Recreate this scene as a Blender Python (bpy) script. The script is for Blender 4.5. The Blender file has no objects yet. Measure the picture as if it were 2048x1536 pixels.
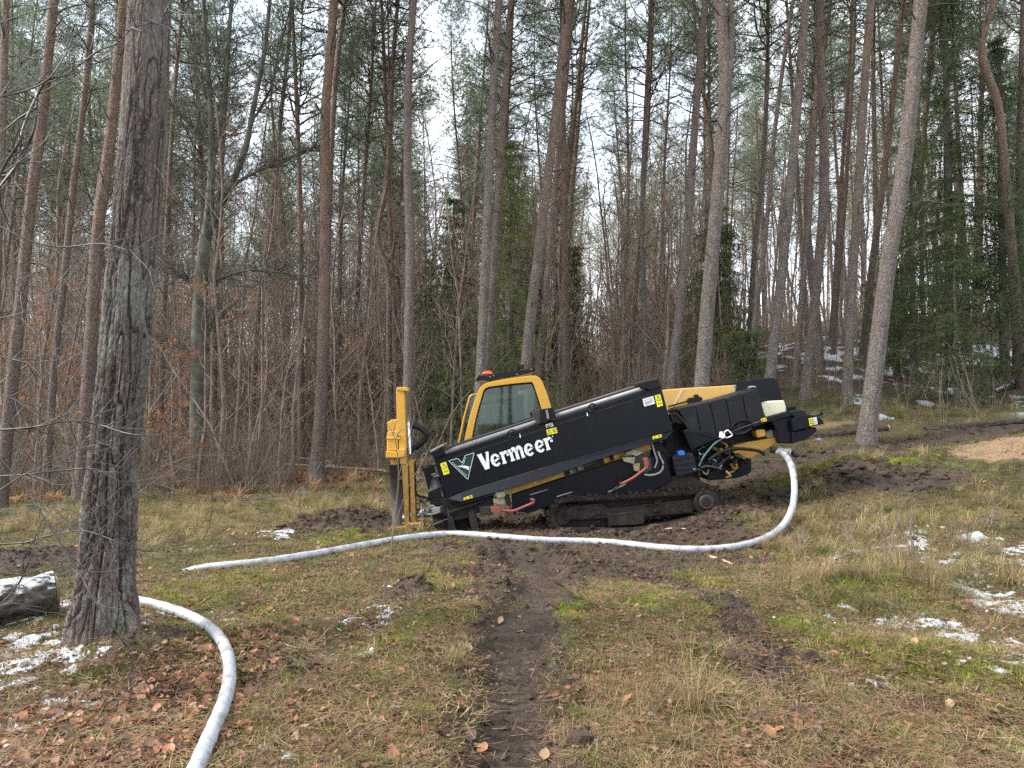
import bpy, bmesh, math, random
import numpy as np
from mathutils import Vector, Matrix, Euler

SC = bpy.context.scene
COL = SC.collection
RND = random.Random(11)
rng = np.random.default_rng(11)

# ------------------------------------------------------------------ camera
FPX = 1500.0                      # focal length in pixels of the 2048 wide photograph
CAM_Z = 1.6
PITCH = math.radians(2.0)
cam_d = bpy.data.cameras.new('camera')
cam = bpy.data.objects.new('camera', cam_d)
COL.objects.link(cam)
cam.location = (0, 0, CAM_Z)
cam.rotation_euler = (math.radians(90) + PITCH, 0, 0)
cam_d.sensor_width = 36
cam_d.lens = FPX / 2048 * 36
cam_d.clip_start = 0.05
cam_d.clip_end = 1500
SC.camera = cam

# ------------------------------------------------------------------ sky, sun, exposure
SUN_EL, SUN_AZ = math.radians(40), math.radians(-98)   # azimuth from +Y, negative = left
world = bpy.data.worlds.new('World')
SC.world = world
world.use_nodes = True
wt = world.node_tree
for n in list(wt.nodes): wt.nodes.remove(n)
w_out = wt.nodes.new('ShaderNodeOutputWorld')
w_bg = wt.nodes.new('ShaderNodeBackground')
w_bg.inputs['Strength'].default_value = 0.15
w_sky = wt.nodes.new('ShaderNodeTexSky')
w_sky.sky_type = 'NISHITA'
w_sky.sun_disc = False
w_sky.sun_elevation = SUN_EL
w_sky.sun_rotation = SUN_AZ
w_sky.altitude = 50
w_tc = wt.nodes.new('ShaderNodeTexCoord')
w_n = wt.nodes.new('ShaderNodeTexNoise')
w_n.inputs['Scale'].default_value = 3.2
w_n.inputs['Detail'].default_value = 6
w_map = wt.nodes.new('ShaderNodeMapping')
w_map.inputs['Scale'].default_value = (1, 1, 2.2)
w_r = wt.nodes.new('ShaderNodeValToRGB')
w_r.color_ramp.elements[0].position = 0.38
w_r.color_ramp.elements[0].color = (4.2, 4.7, 5.4, 1)
w_r.color_ramp.elements[1].position = 0.62
w_r.color_ramp.elements[1].color = (6.2, 6.4, 6.6, 1)
w_mix = wt.nodes.new('ShaderNodeMixRGB')
w_mix.inputs[0].default_value = 0.86
wt.links.new(w_tc.outputs['Generated'], w_map.inputs[0])
wt.links.new(w_map.outputs[0], w_n.inputs['Vector'])
wt.links.new(w_n.outputs['Fac'], w_r.inputs[0])
wt.links.new(w_sky.outputs[0], w_mix.inputs[1])
wt.links.new(w_r.outputs[0], w_mix.inputs[2])
wt.links.new(w_mix.outputs[0], w_bg.inputs['Color'])
wt.links.new(w_bg.outputs[0], w_out.inputs['Surface'])

sun_d = bpy.data.lights.new('sun', 'SUN')
sun_d.energy = 2.2
sun_d.angle = math.radians(16)
sun_d.color = (1.0, 0.95, 0.88)
sun = bpy.data.objects.new('sun', sun_d)
COL.objects.link(sun)
sdir = Vector((math.sin(SUN_AZ) * math.cos(SUN_EL), math.cos(SUN_AZ) * math.cos(SUN_EL), math.sin(SUN_EL)))
sun.rotation_euler = sdir.to_track_quat('Z', 'Y').to_euler()
sun.location = sdir * 40

SC.view_settings.view_transform = 'Standard'
SC.view_settings.look = 'None'
SC.view_settings.gamma = 1
SC.view_settings.use_curve_mapping = False
SC.view_settings.exposure = 1.68
SC.cycles.use_denoising = False      # the fine twigs and grass keep their crispness
SC.cycles.sample_clamp_indirect = 1.0
SC.cycles.sample_clamp_direct = 1.6
SC.cycles.blur_glossy = 1.0
SC.cycles.max_bounces = 7
SC.cycles.diffuse_bounces = 3
SC.cycles.volume_bounces = 1
SC.cycles.glossy_bounces = 3
SC.cycles.transparent_max_bounces = 6

# ------------------------------------------------------------------ pixels and points
_cp, _sp = math.cos(PITCH), math.sin(PITCH)
def at(px, py, D):
    """point seen at pixel (px,py) of the photograph lying in the plane y = D"""
    u = (px - 1024) / FPX; v = (768 - py) / FPX
    dy = _cp - v * _sp; dz = _sp + v * _cp
    return Vector((u / dy * D, D, CAM_Z + dz / dy * D))

# ------------------------------------------------------------------ noise
def _hash(ix, iy, seed):
    h = (ix.astype(np.int64) * 374761393 + iy.astype(np.int64) * 668265263 + seed * 1442695041) & 0xffffffff
    h = ((h ^ (h >> 13)) * 1274126177) & 0xffffffff
    return ((h ^ (h >> 16)) & 0xffffff) / float(0xffffff)
def vn(x, y, seed=0):
    ix = np.floor(x); iy = np.floor(y)
    fx = x - ix; fy = y - iy
    fx = fx * fx * (3 - 2 * fx); fy = fy * fy * (3 - 2 * fy)
    a = _hash(ix, iy, seed); b = _hash(ix + 1, iy, seed)
    c = _hash(ix, iy + 1, seed); d = _hash(ix + 1, iy + 1, seed)
    return (a * (1 - fx) + b * fx) * (1 - fy) + (c * (1 - fx) + d * fx) * fy
def fbm(x, y, seed=0, octaves=4, gain=0.5):
    s = 0; a = 1; t = 0
    for k in range(octaves):
        s = s + a * vn(x * 2 ** k + 17.3 * k, y * 2 ** k - 9.1 * k, seed + k); t += a; a *= gain
    return s / t
def sstep(a, b, x):
    t = np.clip((x - a) / (b - a), 0, 1); return t * t * (3 - 2 * t)

# ------------------------------------------------------------------ terrain
_ctl = [(1024,1536,3.35),(0,1536,3.35),(2048,1536,3.3),(210,1288,5.1),(0,1275,5.2),(385,1139,7.5),(700,1098,8.7),
  (1000,1078,9.3),(1200,1088,9.0),(1400,1108,8.4),(1550,1085,8.6),(1800,1120,7.8),(2048,1010,9.0),(2048,1300,4.9),(1740,832,15),(2048,838,14),
  (1600,905,13),(1480,955,12),(1450,1040,10.2),(1440,1036,10.7),(1120,1078,10.1),(1130,1066,10.8),(850,1066,10),(790,1074,9.9),(780,1050,10.6),
  (640,962,16),(450,1005,13),(100,1015,13),(0,950,20),(400,930,20),(500,905,35),(1180,765,50),(1180,830,30),(900,870,25),
  (1400,775,20),(1540,762,20),(1614,780,18),(1694,813,15.5),(1650,690,26),(1730,655,30),(1900,690,25),(2040,735,20),
  (1850,765,19),(1180,730,90),(1700,635,48),(2048,640,45),(500,870,60),(50,870,60),(500,845,130),(1180,705,130),(1900,640,110),(2048,650,100),
  (0,850,130),(-400,1050,12),(-400,930,25),(-400,870,60),(2500,800,14),(2500,700,25),(2500,1536,3.6),(-400,1536,3.6),(850,900,20)]
_P = np.array([list(at(*c)) for c in _ctl] + [(0,-3,0),(-6,-2,0),(6,-2,0.05),(0,0,0),(-14,3,0),(14,3,.6),(0,230,9),(150,200,16),(-150,200,2),(-60,0,-.3),(60,0,4)], dtype=float)
def _phi(r2): return 0.5 * r2 * np.log(np.maximum(r2, 1e-9))
_n = len(_P)
_K = _phi(((_P[:, None, :2] - _P[None, :, :2]) ** 2).sum(-1)) + np.eye(_n) * 0.6
_A = np.zeros((_n + 3, _n + 3)); _A[:_n, :_n] = _K; _A[:_n, _n] = 1; _A[:_n, _n + 1:] = _P[:, :2]
_A[_n, :_n] = 1; _A[_n + 1:, :_n] = _P[:, :2].T
_W = np.linalg.solve(_A, np.concatenate([_P[:, 2], [0, 0, 0]]))
def Hb(x, y):
    x = np.asarray(x, float); y = np.asarray(y, float)
    sh = x.shape; x = x.ravel(); y = y.ravel(); o = np.empty_like(x)
    for i in range(0, len(x), 20000):
        r2 = (x[i:i+20000, None] - _P[None, :, 0]) ** 2 + (y[i:i+20000, None] - _P[None, :, 1]) ** 2
        o[i:i+20000] = _phi(r2) @ _W[:_n] + _W[_n] + _W[_n + 1] * x[i:i+20000] + _W[_n + 2] * y[i:i+20000]
    return o.reshape(sh)
def hit(px, py, f, d0=2.5, d1=200):
    """where the view ray of a pixel meets the ground"""
    ds = d0 * (d1 / d0) ** np.linspace(0, 1, 700)
    p0 = at(px, py, 1.0); sx = p0.x; sz = p0.z - CAM_Z
    dz = (CAM_Z + sz * ds) - f(sx * ds, ds)
    k = np.argmax(dz <= 0)
    if dz[k] > 0: k = len(ds) - 1
    return float(sx * ds[k]), float(ds[k])

# ruts, heaps and hollows, each found at its place on the ground
def _w(pts): return np.array([hit(a, b, Hb) for a, b in pts])
RUT1 = _w([(1035,1600),(1032,1500),(1030,1420),(1028,1340),(1040,1260),(1065,1215),(1095,1170),(1060,1130),(1040,1100)])
RUT2 = _w([(1720,1560),(1640,1460),(1560,1350),(1490,1260),(1430,1210),(1330,1150),(1260,1110)])
RUT3 = _w([(1520,935),(1640,915),(1780,890),(1900,870),(2100,850)])
RUT4 = _w([(1500,1010),(1640,985),(1780,985),(1900,970)])
def seg_d(x, y, pl):
    best = np.full(x.shape, 1e9); tt = np.zeros(x.shape); acc = 0
    for a, b in zip(pl[:-1], pl[1:]):
        d = b - a; L2 = (d ** 2).sum(); t = np.clip(((x - a[0]) * d[0] + (y - a[1]) * d[1]) / L2, 0, 1)
        q = np.hypot(x - a[0] - t * d[0], y - a[1] - t * d[1])
        m = q < best; best = np.where(m, q, best); tt = np.where(m, acc + t * math.sqrt(L2), tt); acc += math.sqrt(L2)
    return best, tt
_heaps = []   # x, y, radius, height, roughness
for px, py, r, h, ro in [(700,1050,.75,.20,1),(640,1068,.5,.08,1),(820,1192,.22,.13,1),(1750,972,.75,.22,1),(1660,985,.6,.1,1),(50,1135,.7,.16,1),(120,1130,.3,-.1,0),
        (290,1320,.3,.12,.6),(205,1296,.4,.08,.5),(2150,935,1.5,.42,.2),(1300,1085,.3,.05,1),(960,1150,.3,.07,1),(1060,1108,.4,.06,1),(1180,1130,.3,.04,1),(1480,1040,.5,.14,1),(1700,945,.6,.16,.3),
        (1450,1215,.25,.05,1),(1540,1330,.3,.04,1),(930,1180,.2,.05,.6),(1130,1215,.13,.06,.5),(1850,1330,.35,.10,.3),(1740,1180,.5,.12,.3),
        (700,1078,.2,.1,.3),(1380,1070,.5,.05,1),(880,1085,.35,-.03,1),(1000,1060,.6,.06,1),(1100,1075,.5,.05,1),(1125,1082,.22,.10,1),(1215,1078,.3,.09,1),(1310,1070,.3,.09,1),(1420,1052,.3,.12,1),(1470,1030,.3,.14,1),(1085,1060,.25,.12,1)]:
    x, y = hit(px, py, Hb); _heaps.append((x, y, r, h, ro))
def H(x, y, fine=True):
    x = np.asarray(x, float); y = np.asarray(y, float)
    z = Hb(x, y)
    dist = np.hypot(x, y)
    near = np.clip(1.3 - dist / 30, 0, 1)
    z = z + (fbm(x * .7, y * .7, 3, 3) - .5) * .16 * sstep(1, 6, dist) + (fbm(x * 3, y * 3, 5, 3) - .5) * .07 * near
    rough = np.zeros(x.shape)
    for hx, hy, r, h, ro in _heaps:
        q = ((x - hx) ** 2 + (y - hy) ** 2) / (r * r)
        g = np.exp(-q * 1.4); z = z + h * g * (0.75 + .5 * fbm(x * 5, y * 5, 9, 2)); rough = np.maximum(rough, g * ro)
    d, t = seg_d(x, y, RUT1)
    wob = (fbm(x * 4, y * 4, 21, 3) - .5) * .16
    g = sstep(.27, .16, d + wob)
    z = z - .06 * g + .03 * np.exp(-((d - .32) / .07) ** 2) * fbm(x * 7, y * 7, 33, 2) * 1.6
    tread = (np.tanh(3.5 * (np.sin(t * 2 * math.pi / .14 + wob * 4) + .35)) - .3) * sstep(.06, .2, vn(t * 1.7, t * 0, 44)) * sstep(.20, .15, d + wob * .4)
    z = z + .030 * tread
    rough = np.maximum(rough, g * .24)
    d, t = seg_d(x, y, RUT2); g2 = sstep(.3, .1, d + wob); z = z - .02 * g2; rough = np.maximum(rough, g2 * .3)
    d, t = seg_d(x, y, RUT3); g3 = sstep(.9, .3, d + wob); z = z - .06 * g3; rough = np.maximum(rough, g3 * 1.)
    d, t = seg_d(x, y, RUT4); g4 = sstep(.5, .2, d + wob); z = z - .06 * g4; rough = np.maximum(rough, g4 * .9)
    if fine:
        n1 = fbm(x * 9, y * 9, 51, 4, .6)
        z = z + (np.abs(n1 - .5) * 2) * (.012 + .075 * rough) * near
        z = z + (fbm(x * 26, y * 26, 61, 2) - .5) * .012 * near
    return z
def H1(x, y): return float(H(np.array([x]), np.array([y]))[0])
def gp(px, py):
    x, y = hit(px, py, lambda a, b: H(a, b, False)); return Vector((x, y, H1(x, y)))

# regions of ground cover: ellipses placed on the ground, broken up by noise
def _blobs(lst):
    out = []
    for px, py, rx, ry, s in lst:
        x, y = hit(px, py, Hb); a = hit(px, py - ry, Hb); b = hit(px, min(py + ry, 1900), Hb)
        out.append((x, y, rx / FPX * y, max(abs(a[1] - b[1]) / 2, .1), s))
    return out
def _mask(x, y, blobs):
    m = np.zeros(x.shape)
    for bx, by, rx, ry, s in blobs:
        q = ((x - bx) / rx) ** 2 + ((y - by) / ry) ** 2
        m = np.maximum(m, s * np.exp(-q ** 1.5 * .7))
    return m
B_mud = _blobs([(1180,1098,340,30,.95),(1050,1150,130,40,.9),(1380,1085,150,25,.85),(1450,1200,80,30,.6),(960,1450,90,90,.75),(900,1500,80,60,.6),
  (700,1052,110,28,1.),(820,1190,70,24,.95),(960,1190,60,20,.6),(1560,1330,90,60,.6),(1700,1470,130,60,.4),(1760,975,150,22,.95),(1700,915,220,10,.75),(1900,885,160,6,.7),
  (60,1130,120,34,.9),(600,1340,140,60,.5),(420,1330,90,70,.55),(300,1300,60,50,.7),(1500,1030,110,22,.8),(1640,1130,60,20,.3),(1300,1000,300,30,.9),(950,1050,180,20,.95),(1000,1310,120,80,.55)])
B_snow = _blobs([(60,1330,150,80,.86),(250,1270,90,34,.62),(60,1450,130,60,.66),(120,1225,70,40,.6),(430,1240,60,22,.55),(720,1240,50,34,.55),(735,1310,45,30,.7),(570,1490,60,40,.55),(560,1075,60,10,.75),
  (1900,1100,150,60,.76),(1740,1125,90,22,.82),(1850,1245,110,44,.86),(1990,1190,90,55,.8),(1720,1240,60,24,.6),(1960,1330,90,40,.55),(1790,1370,70,30,.5),(1990,1290,90,30,.7),(1215,1490,40,14,.6),(1320,1440,30,10,.6),
  (1650,720,160,60,.72),(1900,700,160,50,.7),(1950,780,140,16,.5),(1570,690,60,30,.7),(1780,830,300,30,.5),(2040,1130,60,60,.6),(700,930,60,10,.55),(1150,1478,30,8,.4),(760,1245,40,30,.6),(1270,1065,50,5,.6),(1620,1150,40,20,.4)])
B_moss = _blobs([(1330,1220,200,60,.6),(1500,1420,160,80,.5),(1650,1260,120,50,.7),(880,1330,90,60,.55),(520,1240,140,50,.6),(1180,1480,90,50,.5),(1800,1500,160,60,.5),(1300,1140,120,20,.6),(1880,1330,190,80,.95),(1740,1190,130,50,.7),(770,1300,90,60,.7),(420,1180,110,40,.8),(690,1078,60,20,.95),(1700,950,160,20,.9),(1130,1235,50,22,.9),(900,1170,90,24,.6),(1400,1165,120,40,.5),
  (620,1450,120,70,.5),(340,1275,70,30,.8),(1830,1040,160,24,.6),(1950,870,180,14,.8),(560,1010,200,18,.6),(880,1250,60,30,.5),(1980,1480,160,60,.7),(1150,1400,80,120,.3),(400,1040,150,20,.5),(780,1400,140,70,.4),(1750,900,260,10,.7),(1500,930,140,14,.5)])
B_dry = _blobs([(1240,1400,240,150,.6),(560,1030,330,45,.8),(1750,1080,220,90,.95),(1500,1130,200,50,.6),(600,1140,250,60,.45),(1900,1180,200,80,.75),(1650,1000,60,20,.5),(1800,850,400,40,.7),(2000,1020,160,30,.9),(150,1040,200,30,.7),(1480,990,60,30,.6)])
B_litter = _blobs([(150,1480,330,130,1.),(420,1330,160,130,.85),(1650,1450,420,120,.5),(900,1480,400,90,.5),(1950,1250,200,80,.4),(100,1050,240,50,.6),(760,1240,120,90,.4),(640,1480,200,90,.5),(500,960,400,40,.8),(1280,1300,300,80,.3),(1750,760,500,40,.6)])
B_sand = _blobs([(2110,925,165,44,1.15),(1660,848,60,5,.9)])
def masks(x, y):
    n = fbm(x * 1.8, y * 1.8, 71, 4, .6); n2 = fbm(x * 6, y * 6, 81, 4, .6); n3 = fbm(x * 16, y * 16, 91, 3, .6); k = sstep(8, 16, np.hypot(x, y)); n3 = n3 * (1 - k) + k * fbm(x * 2.4, y * 1.3, 95, 3, .6); n2 = n2 * (1 - k) + k * fbm(x * 1.5, y * .8, 96, 3, .6)
    mud = _mask(x, y, B_mud)
    for pl, w, s in ((RUT1, .36, 1.1), (RUT2, .26, .72), (RUT3, .42, .85), (RUT4, .4, .85)):
        d, t = seg_d(x, y, pl); mud = np.maximum(mud, s * np.exp(-(d / w) ** 3))
    mud = sstep(.42, .62, mud + (n - .5) * .7 + (n2 - .5) * .7)
    snow = _mask(x, y, B_snow)
    snow = sstep(.56, .86, snow + (n2 - .5) * 1.3 + (n3 - .5) * 1.5 + (n - .5) * .3) * (1 - mud) * (1 - .33 * sstep(9, 18, np.hypot(x, y)))
    moss = sstep(.4, .7, _mask(x, y, B_moss) + (n2 - .5) * .9 + (n - .5) * .5) * (1 - mud * .9)
    dry = sstep(.3, .75, _mask(x, y, B_dry) + (n - .5) * .9 + (n2 - .5) * .5)
    lit = sstep(.35, .75, _mask(x, y, B_litter) + (n2 - .5) * .7 + sstep(17, 24, y) * .8)
    sand = sstep(.4, .6, _mask(x, y, B_sand) + (n2 - .5) * .5)
    return mud, snow, moss, dry, lit, sand

# ------------------------------------------------------------------ materials
class MT:
    """small helper that wires a procedural material"""
    def __init__(s, name, rough=.8, metal=0., spec=None):
        s.m = bpy.data.materials.new(name); s.m.use_nodes = True
        s.t = s.m.node_tree; s.n = s.t.nodes; s.b = s.n['Principled BSDF']
        s.b.inputs['Roughness'].default_value = rough; s.b.inputs['Metallic'].default_value = metal
        if spec is not None: s.b.inputs['Specular IOR Level'].default_value = spec
        s.tc = s.n.new('ShaderNodeTexCoord'); s.v = s.tc.outputs['Object']
    def link(s, a, b): s.t.links.new(a, b)
    def sset(s, sock, v):
        if isinstance(v, bpy.types.NodeSocket): s.link(v, sock)
        elif isinstance(v, (tuple, list)) and len(v) == 3 and sock.type == 'RGBA': sock.default_value = (*v, 1)
        else: sock.default_value = v
    def map(s, scale=(1, 1, 1), v=None):
        n = s.n.new('ShaderNodeMapping'); s.link(v or s.v, n.inputs[0]); n.inputs['Scale'].default_value = scale; return n.outputs[0]
    def noise(s, scale, detail=4, v=None, rough=.55, dist=0):
        n = s.n.new('ShaderNodeTexNoise'); s.link(v or s.v, n.inputs['Vector']); n.inputs['Scale'].default_value = scale
        n.inputs['Detail'].default_value = detail; n.inputs['Roughness'].default_value = rough; n.inputs['Distortion'].default_value = dist; return n.outputs['Fac']
    def voro(s, scale, v=None, feature='F1', out='Distance'):
        n = s.n.new('ShaderNodeTexVoronoi'); n.feature = feature; s.link(v or s.v, n.inputs['Vector']); n.inputs['Scale'].default_value = scale; return n.outputs[out]
    def ramp(s, fac, stops):
        n = s.n.new('ShaderNodeValToRGB'); s.link(fac, n.inputs[0]); e = n.color_ramp.elements
        while len(e) < len(stops): e.new(.5)
        for k, (p, c) in enumerate(stops):
            e[k].position = p; e[k].color = (*c, 1) if isinstance(c, (tuple, list)) else (c, c, c, 1)
        return n.outputs[0]
    def mix(s, f, a, b, mode='MIX'):
        n = s.n.new('ShaderNodeMixRGB'); n.blend_type = mode; s.sset(n.inputs[0], f); s.sset(n.inputs[1], a); s.sset(n.inputs[2], b); return n.outputs[0]
    def math(s, op, a, b=0., clamp=False):
        n = s.n.new('ShaderNodeMath'); n.operation = op; n.use_clamp = clamp; s.sset(n.inputs[0], a); s.sset(n.inputs[1], b); return n.outputs[0]
    def rand(s):
        return s.n.new('ShaderNodeObjectInfo').outputs['Random']
    def attr(s, name, out='Color'):
        n = s.n.new('ShaderNodeAttribute'); n.attribute_name = name; return n.outputs[out]
    def sep(s, v):
        n = s.n.new('ShaderNodeSeparateXYZ'); s.link(v, n.inputs[0]); return n.outputs
    def bump(s, h, strength=.5, dist=.02):
        n = s.n.new('ShaderNodeBump'); s.link(h, n.inputs['Height']); n.inputs['Strength'].default_value = strength; n.inputs['Distance'].default_value = dist
        s.link(n.outputs[0], s.b.inputs['Normal'])
    def done(s, col=None, rough=None):
        if col is not None: s.sset(s.b.inputs['Base Color'], col)
        if rough is not None: s.sset(s.b.inputs['Roughness'], rough)
        return s.m
M = {}
def simple(name, c1, c2=None, rough=.8, scale=8, bump=0, metal=0, spec=None, detail=4):
    t = MT(name, rough, metal, spec)
    n = t.noise(scale, detail)
    if c2 is None: c2 = tuple(x * .7 for x in c1)
    if bump: t.bump(n, bump, .02)
    M[name] = t.done(t.ramp(n, [(.35, c2), (.65, c1)])); return M[name]

# pine bark: grey-brown plates, rusty towards the top of the tree
def pine_bark(name, lo, hi, plate=(.07, .05, .045), zmid=5.5):
    t = MT(name, .92)
    z = t.sep(t.v)[2]; r = t.rand()
    vw = t.n.new('ShaderNodeVectorMath'); vw.operation = 'ADD'; nz0 = t.n.new('ShaderNodeTexNoise'); nz0.inputs['Scale'].default_value = 7; t.link(t.v, nz0.inputs['Vector']); t.link(t.map((1, 1, .42)), vw.inputs[0]); sc0 = t.n.new('ShaderNodeVectorMath'); sc0.operation = 'SCALE'; sc0.inputs['Scale'].default_value = .10; t.link(nz0.outputs['Color'], sc0.inputs[0]); t.link(sc0.outputs[0], vw.inputs[1]); v = vw.outputs[0]; vo = t.voro(30, v, 'DISTANCE_TO_EDGE'); n = t.noise(10, 7, t.map((1, 1, .35)), .7); fine = t.noise(48, 4, t.map((1, 1, .55)), .7)
    zz = t.math('ADD', z, t.math('MULTIPLY', t.noise(1.1, 3), 5.)); zz = t.math('SUBTRACT', zz, 2.5)
    up = t.ramp(t.math('DIVIDE', zz, zmid * 2), [(.3, 0.), (.7, 1.)])
    up = t.math('MULTIPLY', up, t.ramp(r, [(0, .35), (1, 1.)]))
    c = t.mix(up, lo, hi)
    c = t.mix(t.ramp(n, [(.35, .55), (.7, 0.)]), c, plate)
    c = t.mix(t.ramp(t.noise(4, 5), [(.56, 0.), (.68, .35)]), c, (.25, .26, .22))     # lichen
    c = t.mix(t.ramp(r, [(0, 0.), (1, .28)]), c, t.mix(1., c, (.62, .6, .62), 'MULTIPLY'))
    crack = t.ramp(vo, [(.0, 1.), (.12, 0.)])
    c = t.mix(t.math('MULTIPLY', crack, t.ramp(n, [(.4, .7), (.62, .15)])), c, (.035, .025, .022))
    c = t.mix(t.ramp(fine, [(.52, 0.), (.66, .55)]), c, (.36, .33, .31)); c = t.mix(t.ramp(fine, [(.32, .5), (.46, 0.)]), c, (.05, .036, .032))
    h = t.math('ADD', t.math('MULTIPLY', fine, .5), t.math('MULTIPLY', n, .8)); h = t.math('ADD', h, t.math('MULTIPLY', t.ramp(vo, [(0, 0.), (.2, 1.)]), .5))
    t.bump(h, .9, .03)
    M[name] = t.done(c)
pine_bark('pine_bark', (.19, .145, .118), (.31, .185, .115))
pine_bark('grey_pine_bark', (.20, .168, .142), (.27, .19, .14))
pine_bark('red_pine_bark', (.17, .115, .088), (.34, .185, .105), zmid=4.5)
t = MT('old_pine_bark', .95)
d = t.attr('depth', 'Fac'); n = t.noise(30, 6, t.map((1, 1, .35)), .65); n2 = t.noise(5, 4, t.map((1, 1, .5)))
c = t.ramp(d, [(0, (.010, .007, .006)), (.25, (.032, .022, .018)), (.55, (.10, .074, .062)), (1, (.20, .16, .14))]); fl = t.voro(26, t.map((1, 1, .4)), 'DISTANCE_TO_EDGE'); c = t.mix(t.ramp(fl, [(.0, .75), (.10, 0.)]), c, (.04, .028, .024)); c = t.mix(t.ramp(t.noise(70, 3, t.map((1, 1, .5))), [(.52, 0.), (.66, .45)]), c, (.27, .24, .22))
c = t.mix(t.ramp(n, [(.3, .5), (.7, 0.)]), c, (.055, .04, .036))
lich = t.math('MULTIPLY', t.ramp(n2, [(.5, 0.), (.64, .75)]), t.ramp(d, [(.2, 0.), (.6, 1.)]))
c = t.mix(t.math('MULTIPLY', lich, t.ramp(n, [(.4, .2), (.6, 1.)])), c, (.20, .22, .18))
c = t.mix(t.ramp(t.noise(90, 2), [(.64, 0.), (.7, .5)]), c, (.34, .33, .32))
t.bump(t.math('ADD', t.math('MULTIPLY', n, 1.), t.math('MULTIPLY', t.noise(110, 3, t.map((1, 1, .5))), .4)), .8, .02)
M['old_pine_bark'] = t.done(c)
simple('dead_branch', (.12, .095, .075), (.06, .05, .04), .95, 6)
simple('beech_bark', (.125, .12, .092), (.05, .05, .038), .9, 5, .3)
simple('hazed_twig', (.42, .33, .26), (.22, .165, .125), .9, 4)  # twig_bark made paler for the far thicket, distance haze put into the colour
simple('hazed_bark', (.36, .25, .185), (.20, .14, .11), .9, 3)  # pine bark of the far wood, haze painted in as a paler tone
simple('twig_bark', (.26, .195, .155), (.12, .09, .07), .9, 4)
simple('twig_wet', (.085, .07, .064), (.035, .028, .025), .5, 20)
simple('twig_pale', (.23, .18, .12), (.10, .075, .05), .85, 8)
def foliage(name, cols, rough=.75, trans=.25):
    t = MT(name, rough, spec=.2); r = t.rand(); n = t.noise(1.6, 3)
    f = t.math('ADD', t.math('MULTIPLY', n, .75), t.math('MULTIPLY', r, .4)); f = t.math('SUBTRACT', f, .08)
    k = len(cols) - 1
    c = t.ramp(f, [(.25 + .5 * i / k, c_) for i, c_ in enumerate(cols)])
    t.sset(t.b.inputs['Base Color'], c)
    if trans:
        tr = t.n.new('ShaderNodeBsdfTranslucent'); t.link(c, tr.inputs[0]); mx = t.n.new('ShaderNodeMixShader'); mx.inputs[0].default_value = trans
        t.link(t.b.outputs[0], mx.inputs[1]); t.link(tr.outputs[0], mx.inputs[2]); t.link(mx.outputs[0], t.n['Material Output'].inputs['Surface'])
    M[name] = t.m; return t.m
foliage('pine_needles', [(.11, .155, .10), (.17, .225, .14), (.24, .28, .165)], .7, .5)
foliage('hazed_needles', [(.19, .24, .155), (.26, .31, .19), (.32, .35, .21)], .7, .5)  # pine_needles lightened for far crowns, the haze is in the colour
foliage('spruce_needles', [(.075, .10, .05), (.12, .15, .065), (.20, .215, .09)], .7, .45)
foliage('beech_leaf', [(.24, .11, .06), (.36, .18, .095), (.20, .095, .055)], .6, .35)
for nm_, cc in (('a', [(.16, .065, .038), (.24, .10, .055)]), ('b', [(.26, .115, .06), (.36, .17, .09)]), ('c', [(.075, .036, .027), (.12, .055, .036)]), ('d', [(.32, .20, .12), (.22, .13, .08)]), ('e', [(.11, .065, .055), (.17, .10, .08)])):
    foliage('fallen_leaf_' + nm_, cc, .45, .08)
foliage('dry_leaf', [(.32, .20, .10), (.42, .28, .15), (.25, .15, .07)], .6, .35)
foliage('fallen_leaf', [(.07, .032, .024), (.19, .075, .042), (.30, .13, .07), (.11, .05, .035), (.34, .19, .11)], .42, .1)
foliage('grass_green', [(.05, .08, .018), (.10, .13, .03), (.15, .155, .05), (.22, .19, .075)], .6, .3)
foliage('grass_dry', [(.13, .10, .042), (.25, .185, .09), (.44, .34, .18), (.17, .17, .06)], .5, .3)
foliage('moss_tuft', [(.11, .15, .015), (.22, .26, .03), (.33, .33, .06)], .8, .2)
foliage('litter_bits', [(.05, .03, .02), (.14, .08, .045), (.25, .15, .09), (.09, .05, .035)], .7, 0)
simple('clod', (.105, .071, .050), (.032, .021, .015), .9, 12, .6, spec=.2)
simple('clod_dark', (.060, .040, .028), (.020, .013, .010), .9, 12, .6, spec=.2)
simple('cut_wood', (.62, .42, .22), (.45, .25, .12), .8, 14)

# snow
t = MT('snow', .55); n = t.noise(60, 4); t.bump(n, .4, .01)
t.b.inputs['Subsurface Weight'].default_value = .0
M['snow'] = t.done(t.ramp(n, [(.3, (.62, .67, .72)), (.6, (.82, .85, .88))]))

# ground
t = MT('forest_ground', .88)
t.v = t.n.new('ShaderNodeNewGeometry').outputs['Position']
A = t.sep(t.attr('cover_a')); B = t.sep(t.attr('cover_b'))
n1 = t.noise(7, 6, None, .65); n2 = t.noise(32, 5, None, .7); n3 = t.noise(130, 3); st = t.noise(48, 4, t.map((1, .25, 1)), .6, 1.5)
soil = t.ramp(n2, [(.3, (.020, .013, .009)), (.5, (.058, .038, .026)), (.68, (.12, .082, .056))])
grass = t.ramp(n2, [(.28, (.028, .032, .009)), (.45, (.070, .078, .022)), (.6, (.125, .125, .04)), (.75, (.20, .17, .08))])
base = t.mix(t.ramp(n1, [(.38, 0.), (.62, 1.)]), soil, grass)
dry = t.ramp(st, [(.3, (.05, .034, .018)), (.5, (.13, .092, .05)), (.7, (.27, .2, .11))])
mossc = t.ramp(n3, [(.3, (.055, .07, .01)), (.55, (.16, .18, .025)), (.75, (.27, .27, .06))])
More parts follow.
